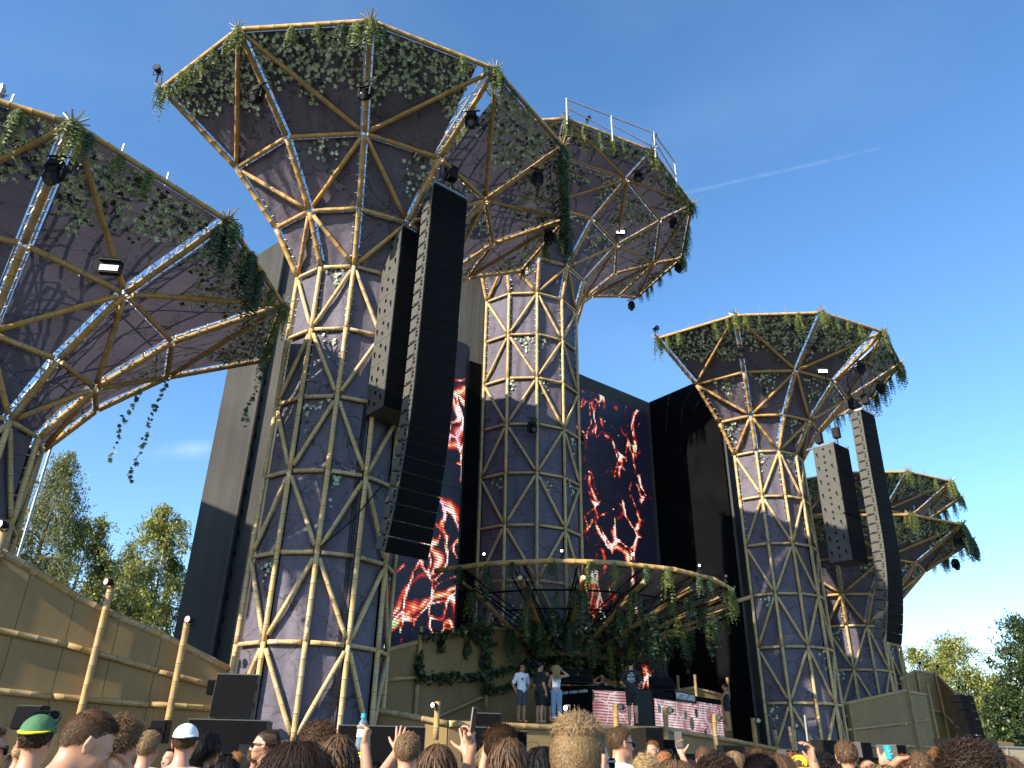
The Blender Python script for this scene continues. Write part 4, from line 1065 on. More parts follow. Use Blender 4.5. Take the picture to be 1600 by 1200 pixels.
for (p, zt_), (q, zq) in zip(list(zip(plan, tops)), list(zip(plan, tops))[1:]):
    d = (q - p); d.z = 0; d.normalize(); nn = Vector((-d.y, d.x, 0)) * 1.0
    P = [p, q, q + nn, p + nn]
    b.hexa([Vector((v.x, v.y, zb)) - BB for v in P] + [Vector((p.x, p.y, zt_ - .02)) - BB, Vector((q.x, q.y, zq - .02)) - BB, Vector((q.x + nn.x, q.y + nn.y, zq + .05)) - BB, Vector((p.x + nn.x, p.y + nn.y, zt_ + .05)) - BB])
b.build('counter', M_BLKM, booth)
def mk_led(name, foil):
    n = NT(name); v = n.coord(); sx = n.n('ShaderNodeSeparateXYZ'); n.l(v, sx.inputs[0])
    st = n.math('FRACT', n.math('MULTIPLY', n.math('ADD', sx.outputs[2], n.math('MULTIPLY', n.noise(v, 1.2, 2), 0.05)), 11.0))
    line = n.ramp(st, [(0.25, 0.0), (0.45, 1.0), (0.85, 1.0), (0.98, 0.0)])
    wv = n.vmath('ADD', v, n.vmath('SCALE', n.noise(v, 0.9, 3, 0.5, 'Color'), sc_=0.9))
    vo = n.n('ShaderNodeTexVoronoi', feature='DISTANCE_TO_EDGE', Scale=1.0); n.l(wv, vo.inputs['Vector'])
    big = n.noise(v, 1.1, 3)
    col = n.mix(line, n.ramp(big, [(0.4, (0.16, 0.025, 0.03)), (0.65, (0.42, 0.10, 0.12))]), n.ramp(big, [(0.35, (0.5, 0.16, 0.17)), (0.5, (0.85, 0.50, 0.52)), (0.62, (1, 0.92, 0.93))]))
    edge = n.math('LESS_THAN', vo.outputs['Distance'], 0.016)
    col = n.mix(n.math('MULTIPLY', edge, 0.75), col, (1, .9, .9))
    dots = n.n('ShaderNodeTexVoronoi', Scale=1.3); n.l(n.vmath('MULTIPLY', v, (1.2, 1, 0.9)), dots.inputs['Vector'])
    col = n.mix(n.math('LESS_THAN', dots.outputs['Distance'], 0.27), col, (0.01, 0.008, 0.01))
    n.base((0.03, 0.02, 0.02)); n.set(Roughness=0.35 if not foil else 0.25)
    n.l(col, n.p.inputs['Emission Color']); n.p.inputs['Emission Strength'].default_value = 0.42 if not foil else 0.28
    if foil:
        n.base((0.42, 0.24, 0.25)); n.set(Metallic=0.6)
        w_ = n.n('ShaderNodeTexWave', Scale=0.9, Distortion=9.0, Detail=3.0); n.l(v, w_.inputs['Vector']); n.bump(w_.outputs['Fac'], 0.9, 0.12)
    return n.m
M_LEDB = mk_led('booth_led', False); M_FOIL = mk_led('booth_led_foil', True)
def face_panel(p, q, t0_, t1_, f0, f1, zlo, name, mat, off=0.02, zp=None, zq=None, m=None):
    d = (q - p); d.z = 0; nn = Vector((d.y, -d.x, 0)).normalized() * off
    a = p + d * t0_; c = p + d * t1_
    za = zlo + (zp + (zq - zp) * t0_ - zlo) * f1; zc = zlo + (zp + (zq - zp) * t1_ - zlo) * f1; l0 = zlo + (zp - zlo) * f0
    bb = MB(); e = nn * 1.6
    P = [a + e, c + e, c + nn * .3, a + nn * .3]
    bb.hexa([Vector((v.x, v.y, l0)) - BB for v in P] + [Vector((P[0].x, P[0].y, za)) - BB, Vector((P[1].x, P[1].y, zc)) - BB, Vector((P[2].x, P[2].y, zc)) - BB, Vector((P[3].x, P[3].y, za)) - BB])
    return bb.build(name, mat, booth)
face_panel(bF, bM, 0.01, 0.66, 0.03, 0.90, zb, 'screen_panel', M_LEDB, zp=tops[1], zq=tops[2])
face_panel(bF, bM, 0.67, 0.99, 0.03, 0.96, zb, 'cover_sheet', M_BLK, zp=tops[1], zq=tops[2])
face_panel(bM, bR, 0.02, 0.60, 0.03, 0.80, zb, 'screen_panel', M_LEDB, zp=tops[2], zq=tops[3])
face_panel(bM, bR, 0.605, 0.99, 0.03, 0.86, zb, 'foil_cover', M_FOIL, zp=tops[2], zq=tops[3])
M_TXT = plain('white_lettering', (0.8, 0.8, 0.82), 0.6, 0, 0.05)
def text(body, p, size, yaw, parent, base, name='lettering', mat=None, tilt=R(90), sx=1.0, roll=0.0):
    cu = bpy.data.curves.new(name, 'FONT'); cu.body = body; cu.size = size; cu.align_x = 'CENTER'; cu.align_y = 'CENTER'; cu.extrude = 0.004; cu.resolution_u = 2; cu.offset = size * 0.015
    cu.materials.append(mat or M_TXT); tmp = bpy.data.objects.new(name, cu); link(tmp)
    me = bpy.data.meshes.new_from_object(tmp.evaluated_get(bpy.context.evaluated_depsgraph_get())); bpy.data.objects.remove(tmp); o = bpy.data.objects.new(name, me); link(o); o.parent = parent
    o.matrix_basis = Matrix.Translation(Vector(p) - base) @ Matrix.Rotation(yaw, 4, 'Z') @ Matrix.Rotation(tilt, 4, 'X') @ Matrix.Rotation(roll, 4, 'Z') @ Matrix.Diagonal((sx, 1, 1, 1)); return o
d_ = bR - bM; yw = math.atan2(d_.y, d_.x); nn = Vector((d_.y, -d_.x, 0)).normalized()
zmid = tops[2] + (tops[3] - tops[2]) * .42
pl_ = MB(); pc = bM + d_ * .43 + nn * 0.05; pc.z = zmid - 0.13
M_ = Matrix.Rotation(yw, 3, 'Z'); pl_.box(pc - BB, (1.75, 0.03, 0.36), M_ @ Matrix.Rotation(-math.atan2(tops[2] - tops[3], d_.length) * -1 * 0, 3, 'Y')); pl_.build('sign_board', M_BLK, booth)
text('MYSTERYLAND', pc + nn * 0.022, 0.31, yw, booth, BB, sx=0.78)
dL = bF - bL; yl = math.atan2(dL.y, dL.x); nl = Vector((dL.y, -dL.x, 0)).normalized(); pc = bL + dL * .5 + nl * 0.02; pc.z = tops[0] - 0.27
text('HOUSE \u2022 HOUSING \u2022 HOUSING', pc, 0.13, yl, booth, BB, sx=0.75)
# wedge monitors on the counter
def wedge(p, sz, yaw, label, group=None):
    o = empty('monitor_speaker', p, label, 'monitor speaker', group, yaw); x, y, z = sz
    b = MB(); b.hexa([(-x / 2, -y / 2, 0), (x / 2, -y / 2, 0), (x / 2, y / 2, 0), (-x / 2, y / 2, 0), (-x / 2, -y / 2, z * .45), (x / 2, -y / 2, z * .45), (x / 2, y / 2 * .6, z), (-x / 2, y / 2 * .6, z)]); b.build('cabinet', M_BLK, o)
    b = MB(); b.hexa([(-x * .46, -y * .51, z * .06), (x * .46, -y * .51, z * .06), (x * .46, -y * .49, z * .06), (-x * .46, -y * .49, z * .06), (-x * .46, -y * .51, z * .42), (x * .46, -y * .51, z * .42), (x * .46, -y * .49, z * .42), (-x * .46, -y * .49, z * .42)]); b.build('grille', M_GRILLE, o)
    b = MB(); b.box((x * .505, 0.05, z * .4), (.015, .16, .05)); b.build('handle', M_STEEL, o); return o
pm = bL.lerp(bF, .55) + Vector((-.1, .5, 0)); pm.z = tops[0] + .05
wedge(pm, (1.3, 0.7, 0.52), 0.25, 'black monitor speaker on the left end of the booth, beside the blonde woman')
pm = bM.lerp(bR, .18) + Vector((0, .7, 0)); pm.z = tops[2] + .06
wedge(pm, (0.9, 0.6, 0.5), 0.0, 'black monitor speaker behind the booth counter right of the woman in black shirt')

# ------------------------------------------------------------------ ground level speakers
def spk(px, py0, py1, px1, d, label, depth=0.7, yaw=0.45, tilt=0, group='black speakers along the stage front', zfloor=None, side=M_CAB):
    """box speaker whose front shows from px to px1 and from py0 down to py1"""
    a = AT(px, py0, d=d); c = AT(px1, py0, d=d); zt = a.z; z0 = AT((px + px1) / 2, py1, d=d).z if zfloor is None else zfloor
    wd = (Vector((a.x, a.y, 0)) - Vector((c.x, c.y, 0))).length / max(0.5, math.cos(yaw)); mid = (a + c) / 2
    o = empty('floor_speaker', (mid.x, mid.y, z0), label, 'speaker', group, yaw); hh = zt - z0
    b = MB(); b.hexa([(-wd / 2, 0, 0), (wd / 2, 0, 0), (wd / 2 * .97, depth, 0), (-wd / 2 * .97, depth, 0), (-wd / 2, tilt, hh), (wd / 2, tilt, hh), (wd / 2 * .97, depth, hh), (-wd / 2 * .97, depth, hh)])
    b.build('cabinet', side, o)
    b = MB(); b.hexa([(-wd * .485, -.025, .02), (wd * .485, -.025, .02), (wd * .485, .01, .02), (-wd * .485, .01, .02), (-wd * .485, tilt - .025, hh - .02), (wd * .485, tilt - .025, hh - .02), (wd * .485, tilt + .01, hh - .02), (-wd * .485, tilt + .01, hh - .02)])
    b.build('grille', M_GRILLE, o)
    b = MB()
    for sx in (-1, 1):
        b.box((sx * (wd / 2 + .002), depth * .3, hh * .70), (.02, .10, .12)); b.box((sx * (wd / 2 + .002), depth * .3, hh * .30), (.02, .10, .12))
    b.build('handle', M_BLK, o); return o
spk(312, 1139, 1200, 437, 17.6, 'wide black subwoofer in front of the tall left tower, a speaker standing on it', 1.0, 0.15, zfloor=0.0)
p_ = AT(350, 1137, d=18.0); spk(353, 1066, 1137, 418, 18.0, 'black speaker standing on the wide subwoofer at the left', .55, 0.1, 0.12)
spk(548, 1141, 1200, 683, 17.6, 'wide black subwoofer behind the raised bottle, right of the tall left tower', 1.0, 0.15, zfloor=0.0)
spk(760, 1115, 1136, 801, 19.0, 'upper black speaker of the pair beside the phone held up', .6, 0.2)
spk(760, 1137, 1175, 801, 19.0, 'lower black speaker of the pair beside the phone held up', .6, 0.2, zfloor=0.0)
spk(826, 1141, 1172, 842, 19.6, 'small black speaker against the skirt behind the man in sunglasses', .5, 0.2)
spk(1026, 1129, 1190, 1054, 20.5, 'tall black speaker behind the smiling red haired man', .8, 0.3, zfloor=0.0, side=M_BLK)
spk(1058, 1147, 1185, 1076, 21.0, 'narrow black speaker behind the phone held at arm\'s length', .5, 0.3, zfloor=0.0, side=M_BLK)
spk(1150, 1152, 1190, 1188, 22.0, 'black monitor against the skirt below the woman in black', .5, 0.2, 0.15, side=M_BLK)
spk(1246, 1156, 1190, 1268, 24.0, 'small black speaker at the foot of the right tall tower', .5, 0.2, zfloor=0.0)
spk(1302, 1139, 1190, 1330, 26.0, 'dark speaker behind the hand with the wristwatch', .6, 0.45, 0.05, zfloor=0.0, side=M_BLK)
spk(1362, 1140, 1185, 1384, 28.0, 'grey sided speaker right of the base of the right tall tower', .8, 0.5, 0.05, zfloor=0.0)
spk(1418, 1142, 1185, 1438, 29.0, 'grey sided speaker before the front part of the right terrace wall', .8, 0.5, 0.05, zfloor=0.0)
spk(1508, 1129, 1185, 1530, 33.0, 'black speaker at the right end of the terrace wall', .9, 0.4, 0, zfloor=0.0, side=M_BLK)
spk(40, 1127, 1166, 84, 17.0, 'black monitor with looped cables on the left terrace wall', .35, 0.0, 0.06, 'monitors on the left terrace', side=M_BLK)
spk(254, 1143, 1180, 279, 18.5, 'small black monitor on the left terrace wall behind the curly haired man', .35, 0.0, 0.04, 'monitors on the left terrace', side=M_BLK)
spk(342, 1078, 1101, 357, 20.5, 'small black box beside the speaker on the wide subwoofer', .3, 0.2, 0, 'monitors on the left terrace', side=M_BLK)
b = MB(); a = AT(60, 1166, d=16.95)
b.tube([a + Vector((-.35, 0, .0)), a + Vector((-.5, -.03, -.2)), a + Vector((-.35, -.03, -.42)), a + Vector((0, -.03, -.38)), a + Vector((.12, -.02, -.1)), a + Vector((.1, 0, .05))], 0.022, 6)
b.tube([a + Vector((0.02, 0, .05)), a + Vector((-.05, -.04, -.3)), a + Vector((.2, -.04, -.36))], 0.016, 5)
tag(b.build('cable', M_BLK), 'looped black cable hanging under the monitor at the left wall', 'cable')
# small ground array at the right, before the trees
ga = AT(1538, 1136, d=36.0); ga0 = empty('ground_array', Vector((ga.x, ga.y, 0)), 'small stacked line array on the ground at the right before the trees', 'speaker array', None, 0.55)
zt_ = AT(1538, 1060, d=36.0).z; zl_ = ga.z
for k in range(6):
    b = MB(); h_ = (zt_ - zl_) / 6; b.hexa([(-.45, -.3, 0), (.45, -.3, 0), (.36, .3, h_ * .1), (-.36, .3, h_ * .1), (-.45, -.3, h_ * .94), (.45, -.3, h_ * .94), (.36, .3, h_ * .84), (-.36, .3, h_ * .84)])
    o = b.build('cabinet', M_GRILLE, ga0); o.location = (0.0, 0.02 * k, zl_ + h_ * k)
b = MB(); b.box((0, 0, zl_ * .5), (0.95, 0.8, zl_ - .03)); b.build('sub_cabinet', M_GRILLE, ga0)
# crowd barrier
P0, P1 = AT(1076, 1168, d=20.0), AT(1500, 1162, d=29.5)
cb = empty('crowd_barrier', Vector((P0.x, P0.y, 0)), 'black barrier between the crowd and the right half of the stage', 'barrier')
for k in range(9):
    a, c = P0.lerp(P1, k / 9), P0.lerp(P1, (k + .985) / 9); n_ = Vector((.04, -.05, 0)); bb = MB(); z1 = 1.62 if False else min(P0.z, P1.z) 
    q = [a, c, c - n_, a - n_]; za = P0.z + (P1.z - P0.z) * k / 9
    bb.hexa([Vector((v.x, v.y, 0)) - cb.location for v in q] + [Vector((v.x, v.y, za)) - cb.location for v in q]); bb.build('barrier_panel', M_BLKM, cb)
P0, P1 = AT(440, 1172, d=17.0), AT(545, 1176, d=17.0)
bb = MB(); bb.box(((P0 + P1) / 2 - Vector((0, 0, .9))), (2.3, .5, 1.75), Matrix.Rotation(.1, 3, 'Z')); tag(bb.build('stage_block', M_BLK), 'black stage block under the foot of the tall left tower', 'block')
# wooden fence and container far right
fa, fb = AT(1556, 1128, d=62.0), AT(1640, 1140, d=52.0)
fe = empty('wooden_fence', Vector((fa.x, fa.y, 0)), 'brown wooden fence at the far right under the trees', 'fence')
M_WOOD = plain('weathered_wood', (0.16, 0.105, 0.06), 0.85, 0, 0.4, 2.0)
for k in range(40):
    a = fa.lerp(fb, k / 40); d = (fb - fa).normalized(); bb = MB(); h_ = 2.55 + random.uniform(-.04, .04)
    d.z = 0; nn = Vector((-d.y, d.x, 0)) * .03; L = (fb - fa).length / 40 * .94; q = [a, a + d * L, a + d * L + nn, a + nn]
    bb.hexa([Vector((v.x, v.y, 0)) - fe.location for v in q] + [Vector((v.x, v.y, fa.z + (fb.z - fa.z) * k / 40 + random.uniform(-.04, .04))) - fe.location for v in q]); bb.build('board', M_WOOD, fe)
ca = AT(1585, 1143, d=45.0); co = empty('storage_box', Vector((ca.x, ca.y, 0)), 'pale plywood box in front of the wooden fence at the far right', 'box', None, 0.4)
b = MB(); b.box((0, 0, ca.z / 2), (3.2, 2.2, ca.z)); b.build('shell', plain('plywood', (0.42, 0.33, 0.2), .7), co); b = MB(); b.box((-1.2, -1.12, ca.z / 2), (.06, .05, ca.z)); b.box((1.2, -1.12, ca.z / 2), (.06, .05, ca.z)); b.box((0, 0, ca.z + .03), (3.3, 2.3, .06)); b.build('trim', M_STEEL, co)

# ------------------------------------------------------------------ trees
M_BARK = plain('bark', (0.16, 0.14, 0.11), 0.9, 0, 0.5, 3.0, 0.5)
M_BIRCH = plain('birch_bark', (0.5, 0.48, 0.43), 0.8, 0, 0.4, 1.5)
M_TL = [mk_leaf('birch_leaf', [(0, (0.095, 0.113, 0.023)), (0.5, (0.246, 0.265, 0.048)), (0.85, (0.416, 0.416, 0.095)), (1, (0.605, 0.586, 0.209))], .45, .4),
        mk_leaf('willow_leaf', [(0, (0.052, 0.071, 0.021)), (0.5, (0.142, 0.168, 0.044)), (1, (0.354, 0.371, 0.133))], .45, .4),
        mk_leaf('oak_leaf', [(0, (0.018, 0.034, 0.010)), (0.6, (0.043, 0.073, 0.018)), (1, (0.098, 0.134, 0.037))], .45, .3)]
def tree(x, y, H, width, label, seed, kind=0, nb=46, leafn=150, droop=0.6, crown0=0.18, lsz=0.20):
    rng = np.random.default_rng(seed); o = empty('birch_tree' if kind == 0 else ('willow_tree' if kind == 1 else 'oak_tree'), (x, y, 0), label, 'tree', 'trees behind the stage')
    tr = MB(); pts = []; lean = rng.normal(0, .03, 2)
    for k in range(9):
        t = k / 8; pts.append(np.array([lean[0] * H * t + .15 * math.sin(t * 5 + seed), lean[1] * H * t + .15 * math.cos(t * 4 + seed), H * .96 * t]))
    rad = [max(.02, .018 * H * (1 - k / 8) ** .9) for k in range(9)]
    tr.tube(pts, rad, 8); tr.build('trunk', M_BIRCH if kind == 0 else M_BARK, o, True)
    lb = MB(); LV = Leaves(); allP = []; allN = []
    for k in range(nb):
        t = crown0 + (1 - crown0) * (k + rng.uniform(0, 1)) / nb; i = min(7, int(t * 8)); f = t * 8 - i; p = pts[i] * (1 - f) + pts[i + 1] * f
        prof = (math.sin(math.pi * min(1, (t - crown0) / (1 - crown0) * .85 + .12)) ** .7)
        L = width * prof * rng.uniform(.55, 1.1); a = rng.uniform(0, 6.28) ; el = rng.uniform(.15, .9) if t < .85 else rng.uniform(.7, 1.3)
        d = np.array([math.cos(a) * math.cos(el), math.sin(a) * math.cos(el), math.sin(el)]); q = []
        for s in range(6):
            u = s / 5; q.append(p + d * L * u + np.array([0, 0, -droop * L * u * u]))
        lb.tube(q, [max(.012, .05 * L / width * (1 - .8 * s / 5)) for s in range(6)], 4)
        # twigs that carry the leaves, hanging in sprays
        m = int(leafn * (.4 + .6 * L / width)); ntw = 9
        for w_ in range(ntw):
            u = rng.uniform(.25, 1.0); s0 = p + d * L * u + np.array([0, 0, -droop * L * u * u]); dr = rng.normal(0, .5, 3) + d * .4; dr[2] -= droop * 1.0; dr /= np.linalg.norm(dr); TL = rng.uniform(.5, 1.5) * width * .32
            mm = m // ntw; uu = rng.uniform(0, 1, mm) ** .8
            P = s0 + dr * (uu * TL)[:, None] + np.array([0, 0, -1]) * (uu ** 2 * TL * droop * .5)[:, None] + rng.normal(0, .13 * width / 3, (mm, 3)) * (0.5 + uu[:, None] * .5); allP.append(P)
            lb.tube([s0, s0 + dr * TL * .5 + np.array([0, 0, -.1 * TL * droop]), s0 + dr * TL + np.array([0, 0, -.5 * TL * droop])], [.012, .008, .004], 3, False)
    lb.build('limb', M_BARK, o)['kind'] = 'stuff'
    P = np.concatenate(allP); n = len(P); Nn = rng.normal(0, 1, (n, 3)); Nn /= np.linalg.norm(Nn, axis=1)[:, None]
    Y = rng.normal(0, .5, (n, 3)) + np.array([0, 0, -1]); Y -= Nn * np.sum(Y * Nn, 1)[:, None]; Y /= np.linalg.norm(Y, axis=1)[:, None]; X = np.cross(Y, Nn)
    s = (lsz * rng.uniform(.6, 1.3, n))[:, None]; wd = .5 if kind != 1 else .3
    V = np.stack([P - Y * s * .5, P + X * s * wd * .6, P + Y * s * .5, P - X * s * wd * .6], 1).reshape(-1, 3)
    F = np.arange(n * 4).reshape(n, 4)
    c = place('crown', npmesh('crown', V, F, M_TL[kind]), o); c['kind'] = 'stuff'; return o
def tree_at(px, pytop, d, width, *a, **k):
    p = AT(px, pytop, d=d); return tree(p.x, p.y, p.z, width, *a, **k)
tree_at(112, 712, 40, 3.0, 'tall dark willow beside the column of the nearest tower', 1, 1, nb=60, leafn=820, droop=.9, lsz=.14)
tree_at(66, 760, 44, 3.2, 'dark willow mostly hidden behind the nearest tower at left', 6, 1, nb=50, leafn=480, droop=.9, lsz=.15)
tree_at(158, 818, 45, 2.9, 'lighter willow with pale tips, second from the nearest tower', 2, 0, nb=52, leafn=760, droop=.8, lsz=.14)
tree_at(205, 862, 52, 2.8, 'lower bushy tree between the taller ones at the left', 3, 1, nb=40, leafn=480, droop=.8, lsz=.19)
tree_at(282, 800, 47, 3.8, 'broad yellowish green willow against the black backdrop', 4, 0, nb=64, leafn=820, droop=.85, lsz=.15)
tree_at(176, 900, 49, 3.2, 'rounded willow low between the two tallest trees at the left', 7, 0, nb=46, leafn=560, droop=.8, lsz=.16)
tree_at(240, 870, 58, 3.4, 'farther willow filling the gap before the backdrop', 5, 1, nb=44, leafn=480, droop=.8, lsz=.2)
tree_at(1448, 985, 112, 4.8, 'slim birch standing just behind the peaked terrace wall', 11, 0, nb=44, leafn=460, droop=.5, lsz=.27)
tree_at(1498, 973, 115.2, 6.72, 'broad sunlit birch left of the ground array', 12, 0, nb=60, leafn=560, droop=.5, lsz=.29)
tree_at(1552, 1035, 121.6, 6.72, 'lower sunlit birch behind the ground array', 13, 0, nb=50, leafn=520, droop=.5, lsz=.29)
tree_at(1608, 945, 105.6, 5.76, 'dark oak at the right edge of the photo', 14, 2, nb=60, leafn=380, droop=.2, lsz=.36)
tree_at(1586, 1062, 102.4, 4.16, 'small dark oak over the wooden fence', 15, 2, nb=46, leafn=320, droop=.2, lsz=.34)

# ------------------------------------------------------------------ people: one smooth skin per body, grown from tapered limbs
def eval_sdf(prims, X, Y, Z):
    D = np.full((len(X), len(Y), len(Z)), 0.30, dtype=np.float32)
    for p in prims:
        kind, k = p[0], p[-1]
        if kind == 'rc':
            a, b, ra, rb = np.array(p[1], float), np.array(p[2], float), p[3], p[4]
            lo = np.minimum(a, b) - max(ra, rb) - 0.07; hi = np.maximum(a, b) + max(ra, rb) + 0.07
        else:
            c, r, Rm = np.array(p[1], float), np.array(p[2], float), p[3]
            lo = c - r.max() - 0.07; hi = c + r.max() + 0.07
        i0, i1 = np.searchsorted(X, lo[0]), np.searchsorted(X, hi[0]); j0, j1 = np.searchsorted(Y, lo[1]), np.searchsorted(Y, hi[1]); k0, k1 = np.searchsorted(Z, lo[2]), np.searchsorted(Z, hi[2])
        if i1 <= i0 or j1 <= j0 or k1 <= k0: continue
        x = X[i0:i1, None, None]; y = Y[None, j0:j1, None]; z = Z[None, None, k0:k1]
        if kind == 'rc':
            ab = b - a; L2 = float(ab @ ab) + 1e-9
            t = np.clip(((x - a[0]) * ab[0] + (y - a[1]) * ab[1] + (z - a[2]) * ab[2]) / L2, 0, 1)
            d = np.sqrt((x - a[0] - t * ab[0]) ** 2 + (y - a[1] - t * ab[1]) ** 2 + (z - a[2] - t * ab[2]) ** 2) - (ra + (rb - ra) * t)
        else:
            dx, dy, dz = x - c[0], y - c[1], z - c[2]
            if Rm is not None: dx, dy, dz = (Rm[0, 0] * dx + Rm[1, 0] * dy + Rm[2, 0] * dz, Rm[0, 1] * dx + Rm[1, 1] * dy + Rm[2, 1] * dz, Rm[0, 2] * dx + Rm[1, 2] * dy + Rm[2, 2] * dz)
            q = np.sqrt((dx / r[0]) ** 2 + (dy / r[1]) ** 2 + (dz / r[2]) ** 2); q2 = np.sqrt((dx / r[0] ** 2) ** 2 + (dy / r[1] ** 2) ** 2 + (dz / r[2] ** 2) ** 2)
            d = q * (q - 1) / np.maximum(q2, 1e-6)
        s = D[i0:i1, j0:j1, k0:k1]; h = np.maximum(k - np.abs(s - d), 0) / k
        D[i0:i1, j0:j1, k0:k1] = np.minimum(s, d) - h * h * k * 0.25
    return D
def surfnet(D, X, Y, Z):
    ins = D < 0; nx, ny, nz = D.shape
    c = np.zeros((nx - 1, ny - 1, nz - 1), np.int8)
    for dx in (0, 1):
        for dy in (0, 1):
            for dz in (0, 1): c += ins[dx:nx - 1 + dx, dy:ny - 1 + dy, dz:nz - 1 + dz]
    act = (c > 0) & (c < 8); idx = np.full(act.shape, -1, np.int32); cells = np.argwhere(act); idx[act] = np.arange(len(cells))
    acc = np.zeros((len(cells), 3)); cnt = np.zeros(len(cells)); G = (X, Y, Z)
    i, j, k = cells.T; corners = [(a, b, e) for a in (0, 1) for b in (0, 1) for e in (0, 1)]
    for ax in range(3):
        for cr in corners:
            if cr[ax]: continue
            c2 = list(cr); c2[ax] = 1
            v0 = D[i + cr[0], j + cr[1], k + cr[2]]; v1 = D[i + c2[0], j + c2[1], k + c2[2]]
            m = (v0 < 0) != (v1 < 0); t = np.where(m, v0 / np.where(np.abs(v0 - v1) < 1e-9, 1, v0 - v1), 0)
            P = np.stack([G[q][(i, j, k)[q] + cr[q]] for q in range(3)], 1).astype(float)
            P[:, ax] += t * (G[ax][(i, j, k)[ax] + 1] - G[ax][(i, j, k)[ax]])
            acc[m] += P[m]; cnt[m] += 1
    V = acc / np.maximum(cnt, 1)[:, None]; F = []
    for ax in range(3):
        b, e = [(1, 2), (2, 0), (0, 1)][ax]
        s0 = [slice(1, -1)] * 3; s0[ax] = slice(0, -1); s1 = list(s0); s1[ax] = slice(1, None)
        a0, a1 = ins[tuple(s0)], ins[tuple(s1)]; m = np.argwhere(a0 != a1)
        if not len(m): continue
        fl = a0[tuple(m.T)]; m = m.copy(); 
        for q in range(3):
            if q != ax: m[:, q] += 1
        def at(db, de):
            n = m.copy(); n[:, b] -= db; n[:, e] -= de; return idx[n[:, 0], n[:, 1], n[:, 2]]
        q = np.stack([at(1, 1), at(0, 1), at(0, 0), at(1, 0)], 1); q[~fl] = q[~fl][:, ::-1]; F.append(q)
    return V, np.concatenate(F)
def axis(lo, hi, coarse, fines):
    """grid line positions: coarse step, with finer steps inside the given intervals"""
    out = [lo]
    while out[-1] < hi:
        x = out[-1]; st = coarse
        for a, b, s in fines:
            if a - 0.001 <= x <= b: st = min(st, s)
            elif x < a < x + st: st = max(a - x, 0.003)
        out.append(x + st)
    return np.array(out)
def Rz(a): return np.array([[math.cos(a), -math.sin(a), 0], [math.sin(a), math.cos(a), 0], [0, 0, 1]])
def Rx(a): return np.array([[1, 0, 0], [0, math.cos(a), -math.sin(a)], [0, math.sin(a), math.cos(a)]])
HEADC = np.array([0, 0.012, 1.630])
def head_prims(Rh, C, fem=False, ears=True):
    P = []
    def el(c, r, k): P.append(('el', C + Rh @ np.array(c), r, Rh, k))
    def rc(a, b, ra, rb, k): P.append(('rc', C + Rh @ np.array(a), C + Rh @ np.array(b), ra, rb, k))
    j = 0.92 if fem else 1.0
    el((0, -.014, .028), (.077, .099, .092), .01); el((0, .034, -.028), (.062 * j, .062, .086), .03); el((0, .040, -.083), (.046 * j, .048, .036), .025); el((0, .070, -.099), (.021, .019, .018), .02)
    rc((0, .089, .006), (0, .114, -.032), .009, .0125, .012); el((0, .104, -.036), (.019, .012, .010), .008); el((0, .081, .022), (.052, .015, .011), .015)
    for s in (-1, 1): el((s * .040, .058, -.032), (.024, .026, .024), .02)
    el((0, .090, -.0625), (.025, .011, .007), .006); el((0, .088, -.075), (.021, .011, .007), .006)
    if ears:
        for s in (-1, 1):
            el((s * .080, -.010, -.006), (.007, .019, .031), .006); el((s * .083, -.018, .010), (.006, .010, .020), .005); rc((s * .078, .004, .018), (s * .086, -.022, .026), .0055, .0055, .004); rc((s * .086, -.022, .026), (s * .084, -.026, -.012), .0055, .005, .004)
    rc((0, -.024, -.075), tuple(Rh.T @ (np.array([0, -.020, 1.43]) - C)), .053 * j, .060 * j, .03)
    return P
def hand_prims(w, Rh, side, curl, spread, k=.005, thumb=1.0):
    """w wrist, Rh columns: across, palm normal, fingers; side +1 puts the thumb on +x"""
    P = []; g = lambda p: w + Rh @ np.array(p)
    P.append(('el', g((0, .002, .048)), (.040, .0155, .052), Rh, .012)); P.append(('rc', g((side * .026, .004, .02)), g((side * .02, 0, .075)), .015, .013, .01)); P.append(('rc', g((-side * .024, .002, .018)), g((-side * .028, 0, .075)), .014, .012, .01))
    for n, (x, L, sp) in enumerate(((.030, .070, .20), (.010, .079, .06), (-.011, .073, -.09), (-.030, .056, -.26))):
        a = np.array([side * x, 0, .088]); ang = sp * spread * side; c1, c2 = curl if hasattr(curl, '__len__') else (curl, curl)
        c1 = c1 * (1 + .15 * n); d1 = np.array([math.sin(ang) * math.cos(c1), math.sin(c1), math.cos(ang) * math.cos(c1)]); d2 = np.array([math.sin(ang) * math.cos(c1 + c2), math.sin(c1 + c2), math.cos(ang) * math.cos(c1 + c2)]); d3 = np.array([math.sin(ang) * math.cos(c1 + 1.8 * c2), math.sin(c1 + 1.8 * c2), math.cos(ang) * math.cos(c1 + 1.8 * c2)])
        b = a + d1 * L * .46; c = b + d2 * L * .31; e = c + d3 * L * .23
        P += [('rc', g(a - d1 * .012), g(b), .0098, .0086, k), ('rc', g(b), g(c), .0086, .0078, k), ('rc', g(c), g(e), .0078, .0068, k)]
    t0_ = np.array([side * .030, .006, .022]); t1_ = t0_ + np.array([side * .034 * thumb, .012, .030]); t2_ = t1_ + np.array([side * .020 * thumb, .006 + .01 * (1 - thumb), .026])
    P += [('rc', g(t0_), g(t1_), .0145, .0110, .008), ('rc', g(t1_), g(t2_), .0110, .0080, k)]
    return P
def mat_from(fing, normal):
    f = np.array(fing, float); f /= np.linalg.norm(f); n = np.array(normal, float); n -= f * (n @ f); n /= np.linalg.norm(n); return np.stack([np.cross(n, f), n, f], 1)
